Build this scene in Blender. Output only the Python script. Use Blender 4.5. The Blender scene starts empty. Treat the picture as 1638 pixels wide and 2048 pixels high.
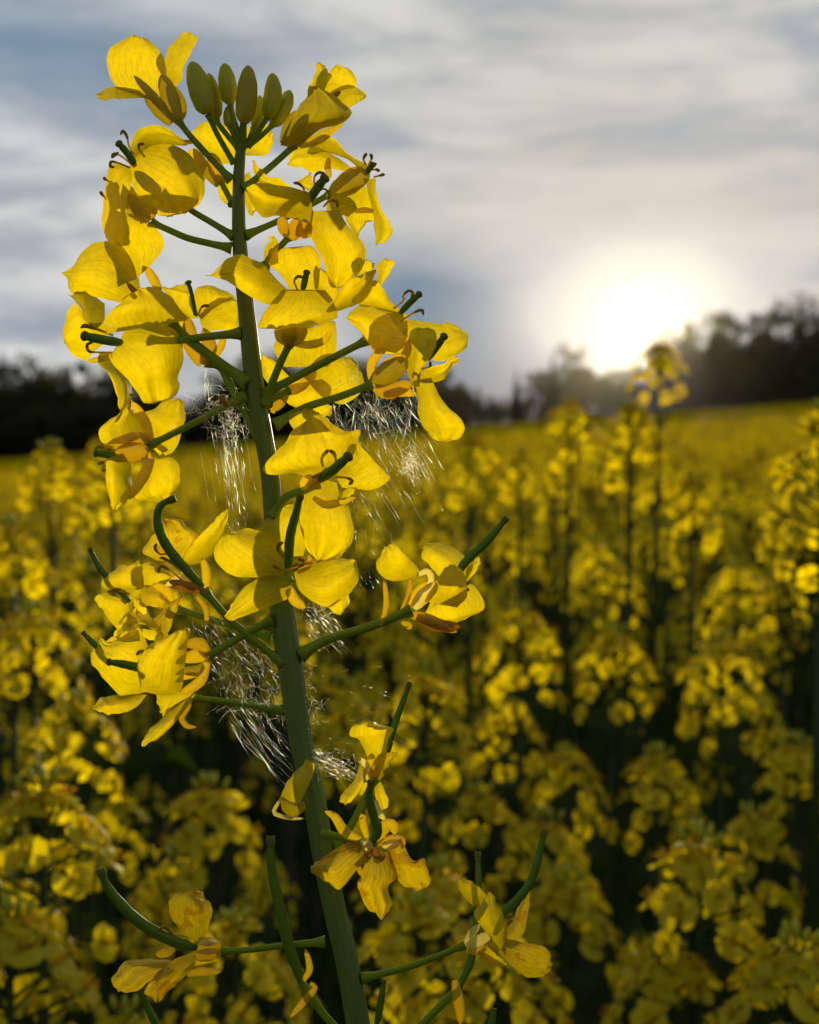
import bpy, math, random
import numpy as np
from mathutils import Vector, Matrix

scene = bpy.context.scene
COL = scene.collection
rng = np.random.default_rng(11)
R_ = random.Random(5)

# ------------------------------------------------------------------ camera frame
CAM_Z = 1.25            # eye height over the soil
DIST = 0.25             # metres to the flower head in focus
FPX = 3000.0            # focal length in picture units
HOR = 858               # true horizon line in the picture
SLOPE = 0.07            # the field rises to the right
pitch = math.atan((HOR - 1024) / FPX)          # negative: looking down
FW = np.array([0, math.cos(pitch), math.sin(pitch)])
UP = np.array([0, -math.sin(pitch), math.cos(pitch)])
RT = np.array([1.0, 0, 0])
CAM = np.array([0, 0, CAM_Z])
MM = DIST / FPX         # one tracing unit in metres


def ray(px, py):
    return FW + RT * ((px - 819) / FPX) - UP * ((py - 1024) / FPX)


def P(a):
    """tracing units (x right, y down, d towards the viewer) -> metres"""
    a = np.asarray(a, float).reshape(-1, 3)
    z = DIST - a[:, 2] * MM
    return CAM + z[:, None] * (FW + np.outer((a[:, 0] - 819) / FPX, RT) - np.outer((a[:, 1] - 1024) / FPX, UP))


def ground_z(x, y):
    return SLOPE * x


SUN_PX = (1290, 668)
SUN = ray(*SUN_PX)
SUN = SUN / np.linalg.norm(SUN)


# ------------------------------------------------------------------ object helpers
def tag(o, label=None, cat=None, group=None, kind=None):
    if label: o['label'] = label
    if cat: o['category'] = cat
    if group: o['group'] = group
    if kind: o['kind'] = kind
    return o


def mesh_obj(name, verts, faces, mats, parent=None, uv=None, midx=None, smooth=True, loc=None, loops=None):
    me = bpy.data.meshes.new(name)
    verts = np.asarray(verts, float)
    me.from_pydata(verts.tolist(), [], faces)
    finish_mesh(me, mats, uv, midx, smooth)
    return link(name, me, parent, loc)


def finish_mesh(me, mats, uv=None, midx=None, smooth=True):
    for m in mats: me.materials.append(m)
    if midx is not None: me.polygons.foreach_set('material_index', np.asarray(midx, np.int32))
    if smooth: me.polygons.foreach_set('use_smooth', np.ones(len(me.polygons), bool))
    if uv is not None:
        l = me.uv_layers.new(name='UVMap')
        vi = np.empty(len(me.loops), np.int32); me.loops.foreach_get('vertex_index', vi)
        l.data.foreach_set('uv', np.asarray(uv, np.float32)[vi].ravel())
    me.update()


def quick_mesh(name, verts, quads, mats, midx=None, smooth=False):
    """fast path for very large quad meshes"""
    me = bpy.data.meshes.new(name)
    verts = np.asarray(verts, np.float32); quads = np.asarray(quads, np.int32)
    me.vertices.add(len(verts)); me.vertices.foreach_set('co', verts.ravel())
    me.loops.add(quads.size); me.loops.foreach_set('vertex_index', quads.ravel())
    me.polygons.add(len(quads)); me.polygons.foreach_set('loop_start', np.arange(0, quads.size, 4, dtype=np.int32))
    for m in mats: me.materials.append(m)
    me.update(calc_edges=True)
    if midx is not None: me.polygons.foreach_set('material_index', np.asarray(midx, np.int32))
    me.polygons.foreach_set('use_smooth', np.full(len(quads), smooth))
    me.update()
    return me


def link(name, data, parent=None, loc=None):
    o = bpy.data.objects.new(name, data); COL.objects.link(o)
    if parent is not None: o.parent = parent
    if loc is not None: o.location = loc
    return o


def catmull(pts, n):
    pts = np.asarray(pts, float)
    if len(pts) == 2:
        t = np.linspace(0, 1, n)[:, None]
        return pts[0] * (1 - t) + pts[1] * t
    q = np.vstack([2 * pts[0] - pts[1], pts, 2 * pts[-1] - pts[-2]])
    out = []
    for i in range(1, len(q) - 2):
        p0, p1, p2, p3 = q[i - 1], q[i], q[i + 1], q[i + 2]
        t = np.linspace(0, 1, 12, endpoint=False)[:, None]
        out.append(0.5 * (2 * p1 + (p2 - p0) * t + (2 * p0 - 5 * p1 + 4 * p2 - p3) * t ** 2 + (3 * p1 - p0 - 3 * p2 + p3) * t ** 3))
    c = np.vstack(out + [pts[-1:]])
    s = np.concatenate([[0], np.cumsum(np.linalg.norm(np.diff(c[:, :2], axis=0), axis=1) + 1e-9)])
    u = np.linspace(0, s[-1], n)
    return np.stack([np.interp(u, s, c[:, k]) for k in range(c.shape[1])], 1)


def tube(path, rad, sides=8, flat=1.0, cap=True, lobes=0, lob=0.0):
    """verts (same space as path), faces; rad = array per point; flat squeezes across the depth axis"""
    path = np.asarray(path, float); n = len(path)
    rad = np.asarray(rad, float) * np.ones(n)
    tan = np.gradient(path, axis=0); tan /= np.linalg.norm(tan, axis=1)[:, None] + 1e-12
    ref = np.array([0, 0, 1.0])
    V = []
    prev = None
    for i in range(n):
        t = tan[i]
        a = np.cross(t, ref) if prev is None else prev - t * np.dot(prev, t)
        if np.linalg.norm(a) < 1e-6: a = np.cross(t, [1.0, 0, 0])
        a = a / np.linalg.norm(a); b = np.cross(t, a); prev = a
        for k in range(sides):
            th = 2 * math.pi * k / sides
            r = rad[i] * (1 + lob * math.cos(lobes * th))
            V.append(path[i] + a * math.cos(th) * r + b * math.sin(th) * r * flat)
    F = []
    for i in range(n - 1):
        for k in range(sides):
            k2 = (k + 1) % sides
            F.append((i * sides + k, i * sides + k2, (i + 1) * sides + k2, (i + 1) * sides + k))
    if cap:
        F.append(tuple(range(sides))[::-1]); F.append(tuple((n - 1) * sides + k for k in range(sides)))
    return np.array(V), F


# ------------------------------------------------------------------ materials
def nt(m):
    m.use_nodes = True; t = m.node_tree; t.nodes.clear(); return t


def node(t, typ, **kw):
    n = t.nodes.new(typ)
    for k, v in kw.items():
        if k in n.inputs.keys() if isinstance(k, str) else False: n.inputs[k].default_value = v
        else: setattr(n, k, v)
    return n


def mixc(t, fac, a, b, mode='MIX'):
    n = t.nodes.new('ShaderNodeMix'); n.data_type = 'RGBA'; n.blend_type = mode
    for sock, v in ((0, fac), (6, a), (7, b)):
        if hasattr(v, 'is_linked') or isinstance(v, bpy.types.NodeSocket): t.links.new(v, n.inputs[sock])
        elif sock == 0: n.inputs[0].default_value = v
        else: n.inputs[sock].default_value = (*v, 1) if len(v) == 3 else v
    return n.outputs[2]


def mth(t, op, a, b=None, c=None, clamp=False):
    n = t.nodes.new('ShaderNodeMath'); n.operation = op; n.use_clamp = clamp
    for i, v in enumerate((a, b, c)):
        if v is None: continue
        if isinstance(v, bpy.types.NodeSocket): t.links.new(v, n.inputs[i])
        else: n.inputs[i].default_value = v
    return n.outputs[0]


def leafy(name, col, trans_col, trans=0.5, gloss=0.03, rough=0.45, veins=False, hue=0.06, noise_scale=900.0, spots=0.0, vein_n=11, bump=0.14):
    """thin living sheet: diffuse front, light passing through, faint gloss"""
    m = bpy.data.materials.new(name); t = nt(m); L = t.links.new
    out = t.nodes.new('ShaderNodeOutputMaterial')
    oi = t.nodes.new('ShaderNodeObjectInfo'); tc = t.nodes.new('ShaderNodeTexCoord')
    nz = node(t, 'ShaderNodeTexNoise', Scale=noise_scale, Detail=4.0); L(tc.outputs['Object'], nz.inputs['Vector'])
    k = mth(t, 'MULTIPLY_ADD', oi.outputs['Random'], 2 * hue, 1 - hue)
    k2 = mth(t, 'MULTIPLY', k, mth(t, 'MULTIPLY_ADD', nz.outputs['Fac'], 0.5, 0.75))
    cmb = t.nodes.new('ShaderNodeCombineColor'); L(k2, cmb.inputs[0]); L(k2, cmb.inputs[1]); L(k2, cmb.inputs[2])
    dark = cmb.outputs[0]
    nrm = None
    if veins:
        sp = t.nodes.new('ShaderNodeSeparateXYZ'); L(tc.outputs['UV'], sp.inputs[0])
        u, v = sp.outputs[0], sp.outputs[1]
        w = node(t, 'ShaderNodeTexNoise', Scale=2.4, Detail=4.0); L(tc.outputs['UV'], w.inputs['Vector'])
        uu = mth(t, 'ADD', u, mth(t, 'MULTIPLY', mth(t, 'SUBTRACT', w.outputs['Fac'], 0.5), 0.26))
        ph = mth(t, 'MULTIPLY_ADD', uu, vein_n * 6.2832, mth(t, 'MULTIPLY', oi.outputs['Random'], 40))
        s = mth(t, 'SINE', ph)
        line = mth(t, 'POWER', mth(t, 'MULTIPLY_ADD', s, 0.5, 0.5), 12.0)
        fine = node(t, 'ShaderNodeTexNoise', Scale=1.0, Detail=3.0)
        cv = t.nodes.new('ShaderNodeCombineXYZ'); L(mth(t, 'MULTIPLY', uu, 46.0), cv.inputs[0]); L(mth(t, 'MULTIPLY', v, 3.0), cv.inputs[1])
        L(mth(t, 'MULTIPLY', oi.outputs['Random'], 90), cv.inputs[2]); L(cv.outputs[0], fine.inputs['Vector'])
        vv = mth(t, 'ADD', mth(t, 'MULTIPLY', line, 0.6), mth(t, 'MULTIPLY', mth(t, 'SUBTRACT', fine.outputs['Fac'], 0.45), 1.5), clamp=True)
        fade = mth(t, 'MULTIPLY', vv, mth(t, 'MULTIPLY_ADD', mth(t, 'MULTIPLY', v, v), -0.75, 1.0))
        dark = mixc(t, fade, dark, mixc(t, 1.0, dark, (0.80, 0.69, 0.45), 'MULTIPLY'))
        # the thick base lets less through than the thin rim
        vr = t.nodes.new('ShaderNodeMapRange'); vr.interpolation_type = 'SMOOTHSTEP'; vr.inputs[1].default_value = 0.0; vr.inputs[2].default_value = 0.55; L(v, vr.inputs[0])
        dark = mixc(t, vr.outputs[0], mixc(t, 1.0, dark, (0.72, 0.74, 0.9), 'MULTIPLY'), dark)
        # the claw at the base is paler, the rim a little thinner
        bp = node(t, 'ShaderNodeBump', Strength=bump, Distance=0.0002)
        L(mth(t, 'ADD', mth(t, 'MULTIPLY', vv, 0.6), mth(t, 'MULTIPLY', nz.outputs['Fac'], 0.5)), bp.inputs['Height']); nrm = bp.outputs[0]
    if spots:
        sn = node(t, 'ShaderNodeTexNoise', Scale=noise_scale * 0.3, Detail=3.0); L(tc.outputs['Object'], sn.inputs['Vector'])
        f = mth(t, 'MULTIPLY', mth(t, 'GREATER_THAN', sn.outputs['Fac'], 0.6), spots)
        dark = mixc(t, f, dark, mixc(t, 1.0, dark, (0.8, 0.55, 0.5), 'MULTIPLY'))
    c1 = mixc(t, 1.0, dark, col, 'MULTIPLY'); c2 = mixc(t, 1.0, dark, trans_col, 'MULTIPLY')
    d = t.nodes.new('ShaderNodeBsdfDiffuse'); L(c1, d.inputs[0])
    tr = t.nodes.new('ShaderNodeBsdfTranslucent'); L(c2, tr.inputs[0])
    g = node(t, 'ShaderNodeBsdfGlossy', Roughness=rough)
    g.inputs[0].default_value = (1, 1, 0.9, 1)
    if nrm is not None:
        for x in (d, tr, g): L(nrm, x.inputs['Normal'])
    a = node(t, 'ShaderNodeMixShader'); a.inputs[0].default_value = trans; L(d.outputs[0], a.inputs[1]); L(tr.outputs[0], a.inputs[2])
    b = node(t, 'ShaderNodeMixShader'); b.inputs[0].default_value = gloss; L(a.outputs[0], b.inputs[1]); L(g.outputs[0], b.inputs[2])
    L(b.outputs[0], out.inputs[0])
    return m


def solid(name, col, col2, scale=400.0, rough=0.5, spec=0.3, stretch=(1, 1, 1), bump=0.0, sss=0.0):
    m = bpy.data.materials.new(name); t = nt(m); L = t.links.new
    out = t.nodes.new('ShaderNodeOutputMaterial'); bs = t.nodes.new('ShaderNodeBsdfPrincipled')
    tc = t.nodes.new('ShaderNodeTexCoord'); mp = t.nodes.new('ShaderNodeMapping'); mp.inputs['Scale'].default_value = stretch
    L(tc.outputs['Object'], mp.inputs[0])
    nz = node(t, 'ShaderNodeTexNoise', Scale=scale, Detail=6.0); L(mp.outputs[0], nz.inputs['Vector'])
    r = t.nodes.new('ShaderNodeMapRange'); r.inputs[1].default_value = 0.3; r.inputs[2].default_value = 0.7; L(nz.outputs['Fac'], r.inputs[0])
    L(mixc(t, r.outputs[0], col, col2), bs.inputs['Base Color'])
    bs.inputs['Roughness'].default_value = rough; bs.inputs['Specular IOR Level'].default_value = spec
    if bump:
        b = node(t, 'ShaderNodeBump', Strength=bump, Distance=0.0004); L(nz.outputs['Fac'], b.inputs['Height']); L(b.outputs[0], bs.inputs['Normal'])
    L(bs.outputs[0], out.inputs[0])
    return m


YEL = (0.66, 0.62, 0.003); YELT = (0.94, 0.70, 0.002)
M = {}
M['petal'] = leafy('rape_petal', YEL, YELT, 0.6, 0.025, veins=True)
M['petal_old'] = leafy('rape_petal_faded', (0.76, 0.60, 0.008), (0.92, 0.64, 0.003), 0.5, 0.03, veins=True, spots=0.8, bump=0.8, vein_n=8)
M['petal_shade'] = leafy('rape_petal_shaded', (0.54, 0.46, 0.003), (0.60, 0.45, 0.002), 0.4, 0.03, veins=True)  # darker copy of the petal, shade put into its colour
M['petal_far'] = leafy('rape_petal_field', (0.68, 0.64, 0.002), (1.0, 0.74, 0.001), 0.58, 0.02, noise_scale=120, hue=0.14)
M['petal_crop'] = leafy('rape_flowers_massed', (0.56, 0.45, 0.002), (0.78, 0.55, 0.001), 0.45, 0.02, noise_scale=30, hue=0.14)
M['olive'] = leafy('sepal_olive_yellow', (0.55, 0.42, 0.005), (0.55, 0.38, 0.002), 0.3, 0.04, noise_scale=500)
M['amber'] = leafy('sepal_amber', (0.64, 0.43, 0.005), (0.78, 0.45, 0.002), 0.4, 0.04, noise_scale=500)
M['gold'] = leafy('sepal_golden', (0.76, 0.54, 0.006), (0.90, 0.57, 0.002), 0.45, 0.04, noise_scale=500)
M['brown'] = leafy('withered_brown', (0.36, 0.18, 0.01), (0.40, 0.16, 0.004), 0.3, 0.03, noise_scale=700)
M['cream'] = leafy('petal_claw_cream', (0.78, 0.66, 0.16), (0.90, 0.72, 0.12), 0.5, 0.06, noise_scale=700)
M['anther'] = solid('anther_brown', (0.34, 0.19, 0.015), (0.46, 0.29, 0.03), 3000, 0.8, 0.1, bump=0.6)
M['stem'] = solid('stem_green', (0.080, 0.105, 0.008), (0.115, 0.15, 0.014), 500, 0.42, 0.4, (1, 1, 0.12), 0.25)
M['stemlow'] = solid('stem_waxy_green', (0.075, 0.115, 0.055), (0.10, 0.15, 0.07), 420, 0.5, 0.3, (1, 1, 0.1), 0.25)
M['pedicel'] = leafy('pedicel_green', (0.24, 0.34, 0.004), (0.28, 0.38, 0.002), 0.2, 0.03, noise_scale=500)
M['pod'] = leafy('pod_green', (0.12, 0.23, 0.010), (0.12, 0.21, 0.005), 0.12, 0.03, noise_scale=600, rough=0.35)
M['bud'] = leafy('bud_green', (0.52, 0.52, 0.010), (0.52, 0.50, 0.004), 0.2, 0.05, noise_scale=500)
M['budbrown'] = leafy('bud_brownish', (0.52, 0.42, 0.010), (0.50, 0.38, 0.004), 0.2, 0.05, noise_scale=500)
M['stigma'] = solid('stigma', (0.10, 0.13, 0.02), (0.2, 0.19, 0.03), 2500, 0.8, 0.1, bump=0.5)
M['fieldgreen'] = leafy('field_stem_green', (0.030, 0.060, 0.006), (0.04, 0.07, 0.004), 0.15, 0.03, noise_scale=60)
M['leaf'] = leafy('field_leaf_green', (0.028, 0.055, 0.008), (0.05, 0.09, 0.006), 0.35, 0.008, noise_scale=40)


# ------------------------------------------------------------------ traced pieces of the head in front
def conv(tok, reg):
    ox, oy, w = REG[reg]; s = w / 1638.0
    out = []
    for p in tok.split():
        x, y = p.split(','); out.append((ox + float(x) * s, oy + float(y) * s))
    return out, s


def petal_geo(Lp, Rp, d0, d1, bulge, tilt, seed, nu=18, nv=26, crumple=1.0):
    r = np.random.default_rng(seed)
    L = catmull(np.array(Lp), nv + 1); Rr = catmull(np.array(Rp), nv + 1)
    t = np.linspace(0, 1, nv + 1)[:, None]; s = np.linspace(0, 1, nu + 1)[None, :]
    # ragged rim: outlines wander a little, more towards the tip
    for E in (L, Rr):
        tt = np.linspace(0, 1, nv + 1)
        wob = np.interp(tt, np.linspace(0, 1, 9), r.normal(0, 1.3, 9)) + np.interp(tt, np.linspace(0, 1, 20), r.normal(0, 1.5, 20)) * tt
        wob = wob * (0.15 + tt) * crumple ** .5
        wob[-1] = 0; wob[0] = 0
        tg = np.gradient(E, axis=0); tg /= np.linalg.norm(tg, axis=1)[:, None] + 1e-9
        E += np.stack([-tg[:, 1], tg[:, 0]], 1) * wob[:, None]
    mid = np.vstack([L, Rr]).mean(0); L = mid + (L - mid) * 1.07; Rr = mid + (Rr - mid) * 1.07
    XY = L[:, None, :] * (1 - s[..., None]) + Rr[:, None, :] * s[..., None]
    wid = np.linalg.norm(Rr - L, axis=1)[:, None]
    size = max(wid.max(), 1)
    f1, f2, p1, p2, p3 = r.uniform(1.2, 2.2), r.uniform(2.5, 4.5), *r.uniform(0, 6.28, 3)
    c = 2 * s - 1
    lim = size / 60.0
    d1 = d0 + (d1 - d0) * 1.6; bulge = bulge * 1.7 * min(1, lim + .2); tilt = tilt * 2.4
    d = d0 + (d1 - d0) * t
    d = d + bulge * np.sin(math.pi * np.clip(t * 0.9 + 0.05, 0, 1)) * (1 - c ** 2) * 1.2
    d = d + tilt * c * 0.5 * (wid / size)
    d = d + crumple * (3.4 * np.sin(f1 * 6.28 * s + p1) * t ** 1.5 + 1.3 * np.sin(f2 * 6.28 * s + p2 + 2 * t) * t ** 2 + 1.2 * np.sin(5 * t + p3 + 3 * s)) * (size / 45.0) ** 0.7
    fold = np.sin(6.2832 * (r.uniform(1.6, 2.6) * s + .12 * np.sin(4 * t)) + p2) * 0.6 + np.sin(6.2832 * r.uniform(3.4, 5.2) * s + p3) * 0.4 * t
    d = d + crumple * 0.030 * size * fold * np.sin(math.pi * np.clip(.15 + .75 * t, 0, 1)) * t
    d = d + crumple * 0.018 * size * np.sin(6.2832 * r.uniform(1.1, 2.0) * t + 3.0 * s + p1)
    d = d + 0.022 * size * np.sin(6.2832 * r.uniform(5, 7.5) * s + p2) * np.clip((t - .45) / .55, 0, 1) ** 2 * crumple
    d = d - 0.16 * size * t ** 3 * (0.4 + 0.6 * c ** 2)          # rim rolls back
    V = np.concatenate([XY, d[..., None]], 2).reshape(-1, 3)
    UV = np.stack([np.broadcast_to(s, d.shape), np.broadcast_to(t, d.shape)], 2).reshape(-1, 2)
    F = []
    W = nu + 1
    for i in range(nv):
        for j in range(nu):
            a = i * W + j
            F.append((a, a + W, a + W + 1, a + 1))
    return V, F, UV


def with_d(pts, d0, d1):
    n = len(pts)
    return [(x, y, d0 + (d1 - d0) * i / max(1, n - 1)) for i, (x, y) in enumerate(pts)]


def add_geo(name, V, F, mats, parent, base, uv=None, midx=None):
    return mesh_obj(name, P(V) - base, F, mats, parent, uv=uv, midx=midx)


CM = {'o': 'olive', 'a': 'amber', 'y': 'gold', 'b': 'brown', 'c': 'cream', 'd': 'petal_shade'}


def sepal_geo(pts, w, d0, d1, s):
    """a narrow boat-shaped sheet, hollow side away from the viewer"""
    n, k = 14, 7
    path = catmull(with_d(pts, d0, d1), n)
    t = np.linspace(0, 1, n)
    prof = np.interp(t, [0, .12, .45, .8, .95, 1], [.5, .75, 1, .78, .42, .12]) * w * s * 0.58
    tan = np.gradient(path[:, :2], axis=0); tan /= np.linalg.norm(tan, axis=1)[:, None] + 1e-9
    nor = np.stack([-tan[:, 1], tan[:, 0]], 1)
    c = np.linspace(-1, 1, k)[None, :]
    lat = np.sin(c * 1.35) / math.sin(1.35) * prof[:, None]
    dep = path[:, 2:3] + np.cos(c * 1.35) * prof[:, None] * 0.75
    V = np.stack([path[:, 0:1] + nor[:, 0:1] * lat, path[:, 1:2] + nor[:, 1:2] * lat, dep], 2).reshape(-1, 3)
    F = [(i * k + j, (i + 1) * k + j, (i + 1) * k + j + 1, i * k + j + 1) for i in range(n - 1) for j in range(k - 1)]
    return V, F


def stamen_geo(pts, d0, d1, s, rr=9.0):
    path = catmull(with_d(pts, d0, d1), 14)
    t = np.linspace(0, 1, 14)
    prof = np.interp(t, [0, .5, .62, .8, .95, 1], [.8, .8, 1.15, 1.35, 1.2, .5]) * rr * s
    V, F = tube(path, prof, 7)
    mi = [1 if i // 7 >= 7 else 0 for i in range(13 * 7)] + [0, 1]
    return V, F, mi


def pod_geo(pts, r, d0, d1, s, kind):
    n = 26
    path = catmull(with_d(pts, d0, d1), n)
    t = np.linspace(0, 1, n)
    if kind == 'k': prof = np.interp(t, [0, .86, .89, .94, .98, 1], [1, 1, 1.3, 2.0, 1.6, .5])
    elif kind == 'p': prof = np.interp(t, [0, .2, .7, .84, .9, .97, 1], [.7, 1, 1, .85, 1.12, 1.1, .7])
    else: prof = np.interp(t, [0, .08, .3, .7, .93, .96, 1], [.6, .85, 1, .88, .62, .78, .7])
    if kind == 'q': prof = prof * (1 + 0.035 * np.sin(t * 40))
    V, F = tube(path, prof * r * s, 10)
    mi = [1 if i // 10 >= n - 3 else 0 for i in range((n - 1) * 10)] + [0, 1]
    return V, F, mi


def stem_material():
    m = bpy.data.materials.new('rape_stem'); t = nt(m); L = t.links.new
    out = t.nodes.new('ShaderNodeOutputMaterial'); bs = t.nodes.new('ShaderNodeBsdfPrincipled')
    tc = t.nodes.new('ShaderNodeTexCoord'); mp = t.nodes.new('ShaderNodeMapping'); mp.inputs['Scale'].default_value = (1, 1, .06); L(tc.outputs['Object'], mp.inputs[0])
    nz = node(t, 'ShaderNodeTexNoise', Scale=700.0, Detail=5.0); L(mp.outputs[0], nz.inputs['Vector'])
    n2 = node(t, 'ShaderNodeTexNoise', Scale=160.0, Detail=4.0); L(tc.outputs['Object'], n2.inputs['Vector'])
    sp = t.nodes.new('ShaderNodeSeparateXYZ'); L(tc.outputs['Object'], sp.inputs[0])
    mr = t.nodes.new('ShaderNodeMapRange'); mr.interpolation_type = 'SMOOTHSTEP'; mr.inputs[1].default_value = 1.246; mr.inputs[2].default_value = 1.212
    L(mth(t, 'ADD', sp.outputs[2], mth(t, 'MULTIPLY', mth(t, 'SUBTRACT', n2.outputs['Fac'], .5), .03)), mr.inputs[0])
    top = mixc(t, nz.outputs['Fac'], (.10, .135, .004), (.17, .22, .010)); low = mixc(t, nz.outputs['Fac'], (.10, .165, .034), (.17, .255, .055))
    L(mixc(t, mth(t, 'MULTIPLY', mr.outputs[0], .9), top, low), bs.inputs['Base Color'])
    bs.inputs['Roughness'].default_value = .38; bs.inputs['Specular IOR Level'].default_value = .45
    b = node(t, 'ShaderNodeBump', Strength=.35, Distance=.0004); L(nz.outputs['Fac'], b.inputs['Height']); L(b.outputs[0], bs.inputs['Normal'])
    L(bs.outputs[0], out.inputs[0]); return m


M['stem'] = stem_material()
# The head in front, traced flower by flower. A letter names the tracing sheet, numbers are sheet coordinates;
# the last numbers of a line are depths towards the viewer, 12 units to the millimetre.
REG = {'A': (100, 50, 450), 'B': (400, 100, 450), 'C': (100, 400, 450), 'D': (500, 450, 450), 'E': (100, 750, 450),
       'F': (400, 800, 500), 'G': (130, 1050, 450), 'H': (600, 1000, 450), 'I': (450, 1350, 500), 'J': (150, 1600, 500),
       'K': (650, 1600, 500), 'Z': (0, 0, 1638)}

STEM = [(487, 243, 6), (484.6, 270, 9), (478, 340, 11), (477, 410, 12.5), (477.7, 462, 13.5), (482, 524, 15), (490, 600, 16),
        (498, 675, 17.5), (506, 750, 18.5), (515, 812, 19), (530, 890, 18), (540, 953, 18), (545, 1014, 18.5), (555, 1130, 21),
        (565, 1227, 24), (573, 1290, 25), (583, 1350, 24.5), (600, 1472, 23), (627, 1594, 22), (648, 1716, 22),
        (673, 1838, 22), (690, 1905, 22), (716, 2048, 23), (738, 2180, 23.5), (752, 2350, 24), (760, 2600, 25)]

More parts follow.
